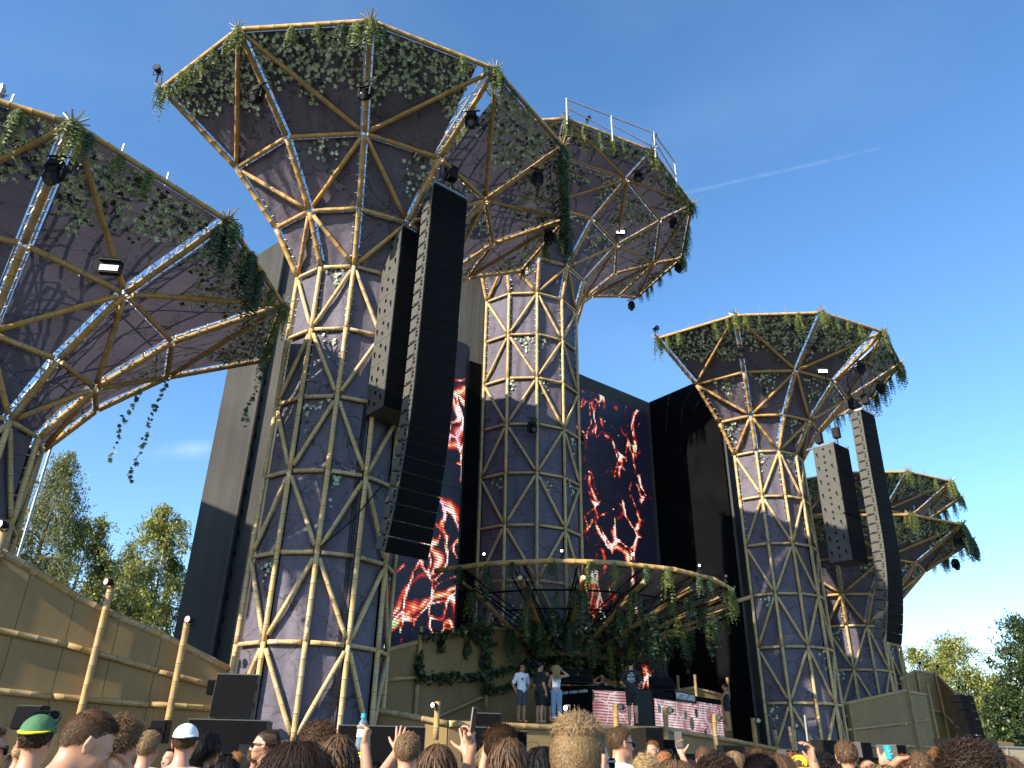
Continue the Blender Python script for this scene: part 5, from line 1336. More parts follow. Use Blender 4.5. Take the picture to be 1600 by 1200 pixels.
DEF_ARM = {-1: dict(el=(-.245, -.03, 1.10), wr=(-.25, .06, .86), fing=(0, .15, -1), nrm=(.9, .3, 0), curl=.35), 1: dict(el=(.245, -.03, 1.10), wr=(.25, .06, .86), fing=(0, .15, -1), nrm=(-.9, .3, 0), curl=.35)}
_body = {}
M_SKIN = {}
def mk_skin(name, c):
    n = NT(name); v = n.coord(); f = n.noise(v, 14, 5); n.base(n.mix(f, tuple(q * .74 for q in c), (c[0] * 1.14, c[1] * 1.0, c[2] * .92)))
    n.set(Roughness=.48); n.p.inputs['Subsurface Weight'].default_value = .12; n.p.inputs['Subsurface Radius'].default_value = (.012, .005, .003); n.bump(n.noise(v, 160, 3), .12, .002); return n.m
for k_, c_ in (('fair', (.52, .285, .185)), ('pink', (.56, .265, .185)), ('tan', (.43, .225, .13)), ('brown', (.30, .16, .09))): M_SKIN[k_] = mk_skin('skin_' + k_, c_)
def body_meshes(key, fem=False, arms=None, Rh=None, hc=None, fine=.017, handfine=None, sleeve=.55, hem=.86, legs='shorts', top='tee', bulk=1.0, headfine=None, feet=True):
    if key in _body: return _body[key]
    A = {s: dict(DEF_ARM[s], **((arms or {}).get(s, {}))) for s in (-1, 1)}
    Rh = np.eye(3) if Rh is None else Rh; C = HEADC if hc is None else np.array(hc)
    sw = .165 if fem else .185; wb = (.90 if fem else 1.0) * bulk
    tor = [('el', (0, -.005, 1.27), (.155 * wb, .105 * bulk, .19), None, .03), ('el', (0, .0, 1.03), (.135 * wb, .098 * bulk, .17), None, .06), ('el', (0, -.012, .92), (.155 * (1.03 if fem else 1) * bulk, .112 * bulk, .12), None, .06),
           ('rc', (-sw * .9, -.012, 1.395), (sw * .9, -.012, 1.395), .062, .062, .05), ('rc', (0, -.02, 1.36), (0, -.02, 1.47), .085, .058, .05)]
    if fem:
        for s in (-1, 1): tor.append(('el', (s * .065, .085, 1.25), (.055, .045, .055), None, .03))
    P = list(tor); fz = []; fx = []; fy = []; slv = []
    for s in (-1, 1):
        a = A[s]; sh = np.array((s * sw, -.012, 1.395)); e = np.array(a['el'], float); w_ = np.array(a['wr'], float)
        P += [('rc', sh, e, .052 * wb, .040, .03), ('rc', e, e + (w_ - e) * .35, .041, .040, .02), ('rc', e + (w_ - e) * .35, w_, .040, .027, .02)]
        Hm = mat_from(a['fing'], a['nrm']); P.append(('rc', w_, w_ + Hm[:, 2] * .03, .026, .024, .015)); P += hand_prims(w_, Hm, a.get('thumbside', s), a['curl'], a.get('spread', .5), thumb=a.get('thumb', 1.0))
        slv.append(('rc', sh, sh + (e - sh) * sleeve, .052 * wb + .016, .048 + .016, .03))
        if handfine and a.get('fine'):
            c = w_ + Hm[:, 2] * .09; fz.append((c[2] - .13, c[2] + .13, handfine)); fx.append((c[0] - .11, c[0] + .11, handfine)); fy.append((c[1] - .11, c[1] + .11, handfine))
    lg = []
    for s in (-1, 1):
        lg += [('rc', (s * .085, -.01, .90), (s * .095, .005, .50), .088 * bulk, .058, .03), ('rc', (s * .095, .005, .50), (s * .098, -.02, .30), .056, .054, .02), ('rc', (s * .098, -.02, .30), (s * .10, -.02, .08), .054, .036, .02), ('rc', (s * .10, -.035, .045), (s * .108, .13, .030), .042, .034, .02)]
    P += lg + head_prims(Rh, C, fem)
    hf = headfine or fine
    fz.append((C[2] - .16, C[2] + .14, hf)); fx.append((C[0] - .11, C[0] + .11, hf)); fy.append((C[1] - .12, C[1] + .15, hf))
    los = np.array([[-.36, -.22, -.02]]); 
    ext = [np.array(A[s]['wr']) for s in (-1, 1)] + [np.array(A[s]['el']) for s in (-1, 1)] + [C]
    lo = np.min(ext, 0) - .25; hi = np.max(ext, 0) + .25; lo = np.minimum(lo, (-.26, -.2, -.02)); hi = np.maximum(hi, (.26, .2, 1.8)); lo[2] = -.02
    X, Y, Z = axis(lo[0], hi[0], fine, fx), axis(lo[1], hi[1], fine, fy), axis(lo[2], hi[2], fine * 1.25, fz)
    V, F = surfnet(eval_sdf(P, X, Y, Z), X, Y, Z); skin = npmesh('body', V, F, M_SKIN['fair'], True)
    out = {'skin': skin, 'Rh': Rh, 'C': C, 'A': A, 'prims': P}
    cf = max(fine, .018)
    def grow(q, o):
        return [(p[0], p[1], p[2], p[3] + o, p[4] + o, p[5]) if p[0] == 'rc' else (p[0], p[1], tuple(np.array(p[2]) + o), p[3], p[4]) for p in q]
    X, Y, Z = axis(-.42, .42, cf, []), axis(-.32, .36, cf, []), axis(.70, 1.62, cf, [])
    tp = grow(tor, .016)
    if top == 'tank': tp = [tp[0], tp[1], tp[2]] + ([p for p in tp[5:]]) + [('rc', (s * .085, -.01, 1.30), (s * .082, -.015, 1.445), .045, .034, .03) for s in (-1, 1)]
    else: tp = tp[:4] + [('rc', (0, -.02, 1.36), (0, -.02, 1.445), .10, .068, .04)] + tp[5:] + slv
    D = eval_sdf(tp, X, Y, Z)
    wav = .012 * np.sin(X[:, None, None] * 38 + Z[None, None, :] * 9) * np.sin(Y[None, :, None] * 31 + Z[None, None, :] * 14)
    D = np.maximum(D + wav * .5, (hem - Z)[None, None, :]); V, F = surfnet(D, X, Y, Z); out['shirt'] = npmesh('shirt', V, F, M_TXT, True)
    zl = {'shorts': .50, 'long': .10, 'hot': .72}[legs]
    X, Y, Z = axis(-.28, .28, cf, []), axis(-.24, .24, cf, []), axis(max(.06, zl - .06), 1.06, cf, [])
    D = eval_sdf(grow([tor[2]] + lg[:3] + lg[4:7], .020 if legs != 'hot' else .014), X, Y, Z); D = np.maximum(np.maximum(D, (zl - Z)[None, None, :]), (Z - .99)[None, None, :])
    V, F = surfnet(D, X, Y, Z); out['trousers'] = npmesh('trousers', V, F, M_TXT, True)
    _body[key] = out; return out
# hair: many tapered strands over a cap, in head coordinates
HC0 = np.array([0, -.014, .028]); HR = np.array([.077, .099, .092])
def hairline(y): return np.interp(y, [-1, -.6, -.2, .05, .18, .45, .75, 1], [-.78, -.62, -.36, -.22, .12, .42, .60, .66])
_hair = {}
def hair_mesh(style, seed=0, n=500, wdt=.012):
    key = (style, seed, n)
    if key in _hair: return _hair[key]
    if n > 1200 and style in ('long', 'wavy', 'bob', 'swept'): n, wdt = int(n * 1.6), wdt * .7
    rng = np.random.default_rng(seed * 7 + len(style)); V = []; F = []; nv = 0
    top, side, lift, comb, curl, vol = {'short': (.034, .016, .22, (.1, .6, -.1), .003, .009), 'fade': (.042, .012, .14, (.1, .9, .0), .002, .005), 'swept': (.065, .022, .28, (.35, -.8, .2), .003, .014), 'curly': (.052, .032, .34, (.1, .2, .0), .0125, .022), 'afro': (.045, .042, .6, (0, 0, 0), .013, .036),
        'long': (.42, .40, .12, (0, -.45, -.7), .006, .012), 'bun': (.12, .11, .05, (0, -.9, .25), .0, .006), 'buzz': (.010, .008, .6, (0, 0, 0), .001, .003), 'bob': (.20, .19, .15, (0, -.4, -.7), .005, .014), 'wavy': (.38, .36, .18, (0, -.4, -.7), .022, .018), 'quiff': (.050, .011, .20, (-.55, .5, .15), .002, .005)}[style]
    # cap
    nu, nvv = 28, 20; cap = []; ok = []
    for a in range(nvv + 1):
        th = math.pi * a / nvv
        for b in range(nu):
            ph = 2 * math.pi * b / nu; d = np.array([math.sin(th) * math.cos(ph), math.sin(th) * math.sin(ph), math.cos(th)])
            m = d[2] - hairline(d[1]); e = .003 + vol * .75 * np.clip(m * 2.2, 0, 1) + (0 if style in ('buzz', 'bun') else rng.normal(0, .0035 if style not in ('curly', 'afro', 'wavy') else .007))
            if style in ('fade', 'quiff'): e = .0022 + .010 * min(1, max(0, (d[2] - .55) / .25))
            cap.append(HC0 + d * (HR + e)); ok.append(m > -.05)
    for a in range(nvv):
        for b in range(nu):
            q = (a * nu + b, a * nu + (b + 1) % nu, (a + 1) * nu + (b + 1) % nu, (a + 1) * nu + b)
            if all(ok[i] for i in q): F.append(q[::-1])
    V += cap; nv = len(V)
    if style == 'bun':
        for a in range(7):
            for b in range(10):
                th = math.pi * a / 6; ph = 2 * math.pi * b / 10; V.append(np.array([0, -.125, .045]) + np.array([math.sin(th) * math.cos(ph) * .04, math.sin(th) * math.sin(ph) * .034, math.cos(th) * .04]))
        for a in range(6):
            for b in range(10): F.append((nv + a * 10 + b, nv + (a + 1) * 10 + b, nv + (a + 1) * 10 + (b + 1) % 10, nv + a * 10 + (b + 1) % 10))
        nv = len(V)
    # strands
    d = rng.normal(0, 1, (n * 3, 3)); d /= np.linalg.norm(d, axis=1)[:, None]; d = d[d[:, 2] > hairline(d[:, 1]) + .02][:n]; m = len(d)
    nrm = d / HR; nrm /= np.linalg.norm(nrm, axis=1)[:, None]; p = HC0 + d * (HR + .003 + (vol * .7 * np.clip((d[:, 2] - hairline(d[:, 1])) * 2.2, 0, 1))[:, None])
    if style in ('fade', 'quiff'): p = HC0 + d * (HR + .002 + .008 * np.clip((d[:, 2] - .55) / .25, 0, 1)[:, None])
    rini = (p - HC0) / HR; rini = np.linalg.norm(rini, axis=1)
    tf = np.clip((d[:, 2] - (.60 if style in ('fade', 'quiff') else .25)) / (.2 if style in ('fade', 'quiff') else .35), 0, 1); L = (side + (top - side) * tf) * rng.uniform(.55, 1.15, m)
    cm = np.array(comb, float)[None] + rng.normal(0, .28, (m, 3)); 
    if style in ('long', 'bob', 'wavy'): cm = cm + np.stack([np.sign(d[:, 0]) * .5, np.zeros(m), np.zeros(m)], 1) * tf[:, None]
    if style == 'bun': cm = np.array([0, -.125, .045])[None] - p; cm /= np.linalg.norm(cm, axis=1)[:, None]; L = np.linalg.norm(np.array([0, -.11, .045]) - p, axis=1)
    if style in ('fade', 'quiff'): cm = cm * tf[:, None] + np.array([0, -.3, -1.0]) * (1 - tf[:, None])
    cm -= nrm * np.sum(cm * nrm, 1)[:, None] * .8; dr = nrm * lift + cm * (1 - lift * .7); dr /= np.linalg.norm(dr, axis=1)[:, None] + 1e-6
    ns = 6 if top > .1 else (4 if style not in ('curly', 'afro') else (9 if n > 1200 else 6)); rows = []; x = p.copy(); fr = rng.uniform(0, 6.28, m)
    for s in range(ns + 1):
        t = s / ns; w_ = wdt * (1 - .75 * t ** 1.5) * rng.uniform(.7, 1.2, m)
        sd = np.cross(dr, nrm) + rng.normal(0, .15, (m, 3)); sd /= np.linalg.norm(sd, axis=1)[:, None] + 1e-6
        off = np.stack([np.cos(fr + t * 11), np.sin(fr + t * 11), np.cos(fr * 1.7 + t * 10)], 1) * curl * min(1, t * 1.6)
        rows.append((x + off - sd * w_[:, None] * .5, x + off + sd * w_[:, None] * .5))
        x = x + dr * (L / ns)[:, None]
        if top > .1 and style != 'bun': dr = dr + np.array([0, 0, -1]) * .55
        else: dr = dr + np.array([0, 0, -.12]) + cm * .12
        dr /= np.linalg.norm(dr, axis=1)[:, None] + 1e-6
        # keep outside the head and neck
        q = (x - HC0) / HR; ql = np.linalg.norm(q, axis=1); tgt = rini + (.05 if top > .1 else .012) * (s + 1) / ns; ins = (ql < tgt) & (x[:, 2] > -.06)
        x[ins] = HC0 + q[ins] * (tgt[ins] / ql[ins])[:, None] * HR
        if top > .1 and style != 'bun':
            low = x[:, 2] < -.05; x[low, 1] = np.minimum(x[low, 1], -.035 - .03 * rng.uniform(0, 1, low.sum())); rad = np.hypot(x[low, 0], x[low, 1] + .03); x[low, 0] = np.clip(x[low, 0], -.11, .11)
    A_ = np.stack([np.stack(r_, 1) for r_ in rows], 1)         # m, ns+1, 2, 3
    V = np.concatenate([np.array(V), A_.reshape(-1, 3)]); k = (ns + 1) * 2
    fs = np.array([(2 * s, 2 * s + 1, 2 * s + 3, 2 * s + 2) for s in range(ns)]); FF = (fs[None] + (np.arange(m) * k)[:, None, None] + nv).reshape(-1, 4)
    _hair[key] = npmesh('hair', V, np.concatenate([np.array(F), FF]), M_TXT, True); return _hair[key]
M_HAIR = {}
def mk_hair(name, c):
    n = NT('hair_' + name); r = n.island(); n.base(n.mix(r, tuple(q * .62 for q in c), tuple(min(1, q * 1.45) for q in c))); n.set(Roughness=.5); n.p.inputs['Specular IOR Level'].default_value = .22; return n.m
for k_, c_ in dict(black=(.012, .010, .010), darkbrown=(.035, .021, .013), brown=(.085, .047, .024), lightbrown=(.16, .095, .048), darkblond=(.24, .155, .075), blond=(.42, .29, .14), paleblond=(.55, .42, .24), red=(.28, .115, .04), grey=(.22, .20, .18)).items(): M_HAIR[k_] = mk_hair(k_, c_)
M_CLO = {}
def cloth(name, c):
    n = NT('cloth_' + name); v = n.coord(); f = n.noise(v, 7, 4); n.base(n.mix(f, tuple(q * .8 for q in c), tuple(min(.9, q * 1.12) for q in c))); n.set(Roughness=.85); n.bump(n.noise(v, 14, 4), .5, .02); M_CLO[name] = n.m
for k_, c_ in dict(white=(.78, .78, .80), black=(.015, .015, .017), navy=(.025, .035, .09), grey=(.22, .22, .23), red=(.45, .05, .04), green=(.06, .16, .07), teal=(.05, .28, .30), yellow=(.80, .62, .02), pink=(.62, .30, .36), blue=(.12, .24, .50), beige=(.48, .38, .26), denim=(.22, .32, .45), paleblue=(.60, .68, .80), khaki=(.22, .19, .12), orange=(.62, .22, .04), darkgrey=(.07, .07, .08)).items(): cloth(k_, c_)
M_EYE = plain('eye_white', (.75, .72, .70), .25, 0, .05); M_IRIS = plain('iris', (.03, .025, .02), .15, 0, .1); M_LIP = plain('lips', (.42, .16, .14), .45, 0, .1)
def face_mesh():
    b = MB()
    for s in (-1, 1): b.cm = 0; b.ball((s * .031, .0795, -.003), (.0125, .010, .0085), 10, 6); b.cm = 1; b.ball((s * .031, .0865, -.003), (.006, .0045, .006), 8, 5)
    return b.mesh('eyes', [M_EYE, M_IRIS], True)
def lips_mesh(smile):
    b = MB(); w_ = .026 if smile else .021; pts = [(-w_, .082, -.066 + (.008 if smile else 0)), (-w_ * .5, .0955, -.067), (0, .0995, -.0675), (w_ * .5, .0955, -.067), (w_, .082, -.066 + (.008 if smile else 0))]
    b.tube(pts, [.002, .0055, .006, .0055, .002], 6); m1 = b.mesh('lips', M_LIP, True); return m1
def brow_mesh():
    b = MB()
    for s in (-1, 1): b.tube([(s * .012, .093, .017), (s * .03, .092, .023), (s * .048, .078, .019)], [.003, .0042, .0018], 5)
    return b.mesh('eyebrows', M_HAIR['brown'])
def shades_mesh(col=None, up=False):
    b = MB(); z = .0 if not up else .0
    for s in (-1, 1):
        b.tube([(s * .033, .104, z), (s * .033, .098, z)], [.026, .027], 10); b.tube([(s * .058, .099, z + .012), (s * .082, .05, z + .012), (s * .086, -.02, z + .010)], [.006, .0045, .003], 6)
    b.tube([(-.012, .112, z + .008), (.012, .112, z + .008)], .004, 5); b.box((0, .101, z + .018), (.115, .008, .007)); return b.mesh('sunglasses', col or M_SHADE)
M_SHADE = plain('dark_sunglasses', (.008, .008, .010), .08, 0, .1)
def cap_mesh(back=False):
    b = MB(); nu = 20; P = []; F = []
    for a in range(7):
        th = math.pi / 2 * a / 6
        for k in range(nu):
            ph = 2 * math.pi * k / nu; P.append(HC0 + np.array([0, 0, .022]) + np.array([math.cos(ph) * math.cos(th) * .090, math.sin(ph) * math.cos(th) * .112, math.sin(th) * .092]))
    for a in range(6):
        for k in range(nu): F.append((a * nu + k, a * nu + (k + 1) % nu, (a + 1) * nu + (k + 1) % nu, (a + 1) * nu + k))
    b.add(P, F); crown = b.mesh('cap', M_TXT, True)
    b = MB(); s = -1 if back else 1; P = []
    for z in (0, .006):
        for k in range(9):
            a = math.pi * (k + .0) / 8; x = math.cos(a) * .078; y = .055 + math.sin(a) * .115
            P.append(HC0 + np.array([x, s * y - (0 if not back else .0), .026 + z - .018 * math.sin(a)]))
    F = [tuple(range(8, -1, -1)), tuple(range(9, 18))] + [(k, k + 1, 9 + k + 1, 9 + k) for k in range(8)] + [(8, 0, 9, 17)]
    b.add(P, F); return crown, b.mesh('brim', M_TXT)
FACE, LIPS, SMILE, BROW, SHADES = face_mesh(), lips_mesh(False), lips_mesh(True), brow_mesh(), shades_mesh(); CAPM, BRIM = cap_mesh(); CAPB, BRIMB = cap_mesh(True)
people = []
def person(loc, yaw, height, body, hair, hcol, shirt, trousers, label, group=None, skin='fair', face=True, glasses=None, cap=None, hn=(450, .012), hseed=0, smile=False, hair_scale=1.0):
    o = empty('person', loc, label, 'person', group, yaw); s = height / 1.755; o.scale = (s, s, s)
    def kid(name, me, mat=None, M=None, par=o): return place(name, me, par, mat, M)
    kid('body', body['skin'], M_SKIN[skin]); 
    if shirt: kid('shirt', body['shirt'], M_CLO[shirt])
    if trousers: kid('trousers', body['trousers'], M_CLO[trousers])
    Hm = Matrix.Translation(Vector(body['C'])) @ Matrix(body['Rh'].tolist()).to_4x4()
    if cap and hair in ('short', 'curly', 'bob'): hair = 'buzz' if hair != 'bob' else 'bob'
    if hair:
        Mh = Hm @ Matrix.Diagonal((hair_scale, hair_scale, hair_scale, 1)); kid('hair', hair_mesh(hair, hseed, *hn), M_HAIR[hcol], Mh)
    if face: kid('eyes', FACE, None, Hm); kid('lips', SMILE if smile else LIPS, None, Hm); kid('eyebrows', BROW, M_HAIR[hcol] if hcol else None, Hm)
    if glasses == 'on': kid('sunglasses', SHADES, None, Hm)
    elif glasses == 'up': kid('sunglasses', SHADES, None, Hm @ Matrix.Translation((0, -.005, .095)) @ Matrix.Rotation(.5, 4, 'X'))
    if cap:
        col, back = cap[0], cap[1]; c = kid('cap', CAPB if back else CAPM, M_CLO[col], Hm); kid('brim', BRIMB if back else BRIM, M_CLO[cap[2] if len(cap) > 2 else col], None, c)
    people.append(o); return o
def stand(px, ytop, D, zmin=1.52, zmax=2.02):
    p = AT(px, ytop, d=D); return Vector((p.x, p.y, 0)), min(zmax, max(zmin, p.z))

# ---- people on the stage deck
def on_stage(px, yfeet, ytop, b_):
    p = AT(px, yfeet, b=b_); zt_ = AT(px, ytop, b=b_).z; return Vector((p.x, p.y, p.z)), zt_ - p.z
cyaw = lambda p, a=0: math.atan2(-p.x, p.y) + a       # faces away from the camera when a = 0
B_tee = body_meshes('tee_hips', arms={-1: dict(el=(-.33, -.10, 1.12), wr=(-.20, -.03, .95), fing=(.9, .2, -.3), nrm=(0, 1, 0)), 1: dict(el=(.30, -.06, 1.10), wr=(.24, .05, .90))}, sleeve=.75, hem=.78, bulk=1.08)
B_std = body_meshes('stand', sleeve=.62, hem=.84)
B_stdf = body_meshes('stand_f', fem=True, top='tank', hem=1.0, legs='hot')
p, h = on_stage(833, 1128, 1041, -1.6)
o1 = person(p, cyaw(p, math.pi + .55), max(1.7, h), B_tee, 'short', 'darkbrown', 'white', 'darkgrey', 'man in big white shirt and dark shorts on stage, hand on hip', skin='tan', glasses='on', hn=(700, .009))
Ms = Matrix.Translation((0.02, .118, 1.27)); bb = MB(); bb.box((0, 0, 0), (.16, .01, .03)); bb.box((0, 0, 0), (.03, .012, .12)); bb.box((0.03, .0, .02), (.06, .011, .05)); place('shirt_print', bb.mesh('shirt_print', plain('maroon_print', (.16, .02, .06), .8)), o1, None, Ms)
p, h = on_stage(862, 1128, 1036, -1.9)
person(p, cyaw(p, -.95), max(1.75, h), body_meshes('big', bulk=1.18, sleeve=.7, hem=.76), 'short', 'black', 'black', 'black', 'man in black cap, black shirt and black shorts on stage beside the blonde woman', skin='fair', cap=('black', False), hn=(500, .01))
p, h = on_stage(873, 1126, 1046, -1.2)
person(p, cyaw(p, .5), max(1.65, h), body_meshes('big', bulk=1.18), 'short', 'black', 'black', 'black', 'person in black half hidden behind the man in the black cap on stage', skin='tan', hn=(500, .01))
B_sal = body_meshes('salute', fem=True, top='tank', hem=1.05, legs='long', arms={1: dict(el=(.40, .10, 1.44), wr=(.17, .10, 1.62), fing=(-.9, .1, .25), nrm=(0, -.3, -1), curl=.2), -1: dict(el=(-.24, .05, 1.12), wr=(-.14, .20, 1.02))})
p, h = on_stage(888, 1126, 1037, -2.3)
person(p, cyaw(p, .05), max(1.65, h), B_sal, 'long', 'blond', 'paleblue', 'denim', 'blonde woman in white top and pale jeans on stage shading her eyes', hn=(900, .010))
p, h = on_stage(1008, 1125, 1026, -3.3)
B_bk = body_meshes('crossed', fem=False, arms={1: dict(el=(.30, .02, 1.13), wr=(.22, .20, 1.02), fing=(-.6, .6, .1), nrm=(-.3, -.5, .5)), -1: dict(el=(-.29, .02, 1.13), wr=(-.20, .20, 1.02), fing=(.6, .6, .1), nrm=(.3, -.5, .5))}, hem=.86, sleeve=.7, legs='shorts')
o2 = person(p, cyaw(p, .0), max(1.72, h), B_bk, 'bun', 'black', 'black', 'black', 'person in black shirt with white back print standing before the booth', hn=(500, .01), skin='fair')
M_PRINT = plain('white_print', (.75, .75, .75), .7, 0, .05)
for i, (tx, zz, sz) in enumerate((('I  AM', 1.385, .045), ('NOT', 1.315, .085), ('BASIC', 1.225, .085), ('UNDERGROUND', 1.165, .030), ('~ ^ ~', 1.12, .05))):
    t_ = text(tx, Vector((0, -.128 - (.0 if zz > 1.2 else -.004), zz)), sz, 0, o2, Vector((0, 0, 0)), 'shirt_print', M_PRINT)
p, h = on_stage(1158, 1131, 1057, -1.2)
B_clap = body_meshes('clap', fem=True, top='tank', hem=.80, legs='hot', arms={s: dict(el=(s * .24, .14, 1.14), wr=(s * .05, .36, 1.36), fing=(-s * .1, .5, .8), nrm=(-s, 0, 0), curl=.2) for s in (-1, 1)})
person(p, cyaw(p, 1.35), max(1.62, h), B_clap, 'bun', 'darkbrown', 'black', 'black', 'woman in black dancing with raised hands at the right end of the stage', skin='tan', hn=(500, .01))
p = AT(957, 1066, b=.6); zt_ = AT(957, 1048, b=.6).z
person(Vector((p.x, p.y, zt_ - 1.72)), cyaw(p, math.pi + .3), 1.72, B_sal, 'short', 'brown', 'black', 'black', 'dj behind the booth counter with one arm raised to the brow', hn=(400, .012), face=True)

# ---- the crowd: near people, each with a body of its own
FN = dict(fine=.016, headfine=.0075)
NH = (2600, .0042)
def crowd(px, yt, D, yaw, body, hair, hcol, shirt, label, **k):
    p, h = stand(px, yt, D); tr = k.pop('trousers', 'navy'); return person(p, cyaw(p, yaw), h, body, hair, hcol, shirt, tr, label, k.pop('group', 'festival crowd'), **k)
near_m = body_meshes('near_m', **FN); near_f = body_meshes('near_f', fem=True, top='tank', **FN)
crowd(922, 1119, 2.5, -.50, body_meshes('near_big', bulk=1.1, fine=.016, headfine=.006), 'quiff', 'darkblond', 'grey', 'tall fair man with shaved sides nearest the camera, seen from behind', skin='pink', glasses='on', hn=(5200, .0030), hair_scale=1.0)
Rb = Rz(-.2) @ Rx(-.42)
B_face = body_meshes('face_palm', Rh=Rb, hc=(0, .075, 1.60), arms={1: dict(el=(.23, .22, 1.20), wr=(.075, .27, 1.44), fing=(-.25, -.25, .9), nrm=(-.25, -1, -.2), curl=.25, fine=True), -1: dict()}, fine=.016, headfine=.007, handfine=.006)
crowd(138, 1122, 3.904, -1.15, B_face, 'fade', 'brown', 'white', 'man with brown faded haircut holding his hand over his face at lower left', skin='fair', hn=(4200, .0034))
crowd(84, 1146, 5.504, -.3, near_m, 'short', 'darkbrown', 'yellow', 'person in green and yellow cap behind the man with hand over his face', cap=('green', True, 'yellow'), hn=(700, .008), glasses='up')
crowd(2, 1162, 5.76, -1.3, near_m, 'short', 'brown', 'grey', 'man in sunglasses cut by the left edge of the photo', glasses='on', hn=(900, .008))
crowd(213, 1149, 5.632, -.6, near_m, 'curly', 'lightbrown', 'white', 'curly light brown haired man at the lower left, before the terrace wall', hn=(2600, .0052))
crowd(254, 1163, 7.68, -.4, near_m, 'short', 'darkblond', 'black', 'man with short dark blond hair and sunglasses pushed up, beside the curly man', hn=NH, glasses='up')
crowd(312, 1151, 7.168, -.2, near_m, 'short', 'brown', 'beige', 'brown haired man wearing a white cap backwards before the wide subwoofer', cap=('white', True), hn=(1800, .006))
crowd(346, 1163, 8.448, -1.45, near_f, 'wavy', 'black', 'black', 'woman with dark wavy hair and sunglasses in profile before the subwoofer', glasses='on', skin='tan', hn=(1500, .006))
crowd(436, 1155, 8.96, 1.45, near_f, 'bun', 'darkbrown', 'white', 'woman with slicked back hair and sunglasses facing left in white tee', glasses='on', hn=(1800, .005))
crowd(521, 1146, 6.4, -1.2, near_m, 'curly', 'brown', 'black', 'brown curly haired man in profile left of the raised bottle', glasses='on', hn=(2600, .005))
crowd(486, 1173, 3.968, .1, near_f, 'long', 'darkbrown', 'black', 'dark haired head with sunlit strands at the bottom, under the tower foot', hn=(4200, .0036))
armL = dict(el=(-.27, .20, 1.36), wr=(-.085, .31, 1.655), fing=(.16, .12, 1), nrm=(.1, 1, -.1), curl=.10, spread=1.15, fine=True)
B_hi = body_meshes('raise_left', arms={-1: armL}, fine=.016, headfine=.0075, handfine=.0052)
crowd(657, 1152, 6.016, -.05, B_hi, 'short', 'lightbrown', 'blue', 'light brown haired man raising his open left hand right of the bottle', hn=NH)
crowd(806, 1139, 5.376, -1.1, body_meshes('drink', arms={1: dict(el=(.30, .20, 1.22), wr=(.13, .33, 1.42), fing=(-.7, -.1, .5), nrm=(-.3, -1, 0), curl=.7)}, **FN), 'swept', 'brown', 'black', 'man in sunglasses with swept brown hair drinking in profile', glasses='on', skin='tan', hn=(3600, .0040))
crowd(986, 1131, 8.064, -1.0, near_m, 'short', 'brown', 'white', 'man in sunglasses and white collar right of the tall fair man', glasses='on', hn=NH)
crowd(1038, 1144, 14, 2.75, near_m, 'short', 'red', 'beige', 'smiling red haired man turned towards the camera', smile=True, hn=(900, .008), group='festival crowd')
crowd(1030, 1177, 7.84, -.6, near_f, 'curly', 'blond', 'green', 'person with curly golden hair and glasses below the smiling man', glasses='on', hn=(1500, .007))
crowd(1073, 1180, 6.272, .15, near_f, 'long', 'lightbrown', 'grey', 'woman with straight light brown hair below the phone held at arm\'s length', hn=(2600, .005))
crowd(1112, 1178, 8.96, 0, near_m, 'short', 'black', 'darkgrey', 'dark haired man with sunglasses on his head below the lamp post', glasses='up', hn=(900, .009))
crowd(1140, 1182, 4.736, 0, near_m, 'afro', 'darkbrown', 'black', 'head with soft round dark brown hair at the bottom edge', hn=(3000, .005))
crowd(1166, 1163, 8.512, -.8, near_f, 'bob', 'darkblond', 'yellow', 'dark blond woman turned right before the black monitor on the skirt', hn=(1300, .007))
crowd(1204, 1173, 4.864, .2, near_m, 'swept', 'black', 'navy', 'sleek black haired head at the bottom, left of the yellow hat', hn=(3600, .0042))
crowd(1222, 1163, 8.4, -.5, near_m, 'short', 'darkbrown', 'grey', 'short dark haired man just behind the sleek black haired head', hn=(900, .009))
crowd(1248, 1173, 8.064, -.7, near_m, 'swept', 'darkbrown', 'white', 'dark haired man in white left of the yellow hat', hn=(900, .009))
o = crowd(1268, 1167, 7.168, .4, near_f, 'bob', 'brown', 'pink', 'person in bright yellow hat beside the hand with the wristwatch', cap=('yellow', True), hn=(900, .008))
crowd(1307, 1166, 8.448, 0, near_m, 'curly', 'black', 'red', 'man with tight black curls right of the wristwatch hand', skin='tan', hn=(2000, .006))
crowd(1327, 1168, 9.184, .1, near_f, 'long', 'paleblond', 'white', 'pale blonde woman right of the man with black curls', hn=(1300, .007))
crowd(1339, 1178, 8.064, 0, near_f, 'wavy', 'darkbrown', 'orange', 'woman with wavy dark hair between the pale blonde and the bald man', hn=(1300, .007))
crowd(1353, 1175, 8.96, .3, near_m, 'buzz', 'lightbrown', 'grey', 'man with cropped light brown hair left of the bald man', hn=(1500, .006))
crowd(1376, 1168, 9.632, 0, near_m, None, None, 'navy', 'bald man with pinkish head in the crowd, right of the tower base', skin='pink')
crowd(1356, 1189, 7.68, 0, near_f, 'bob', 'paleblond', 'teal', 'short pale blond bob at the bottom edge below the cropped man', hn=(1500, .006))
crowd(1394, 1177, 5.888, .1, near_f, 'long', 'darkblond', 'black', 'woman with streaked blond hair at the bottom, in front of the bald man', hn=(2600, .005))
crowd(1418, 1171, 8.96, 0, near_m, 'short', 'darkbrown', 'khaki', 'dark haired man right of the streaked blonde', hn=(900, .009))
crowd(1443, 1175, 8.064, -.5, near_m, 'short', 'brown', 'red', 'brown haired man left of the upturned face', hn=(900, .009))
crowd(1466, 1160, 12.32, 2.9, near_m, 'buzz', 'brown', 'black', 'man with upturned face looking back towards the camera', skin='tan', hn=(900, .008))
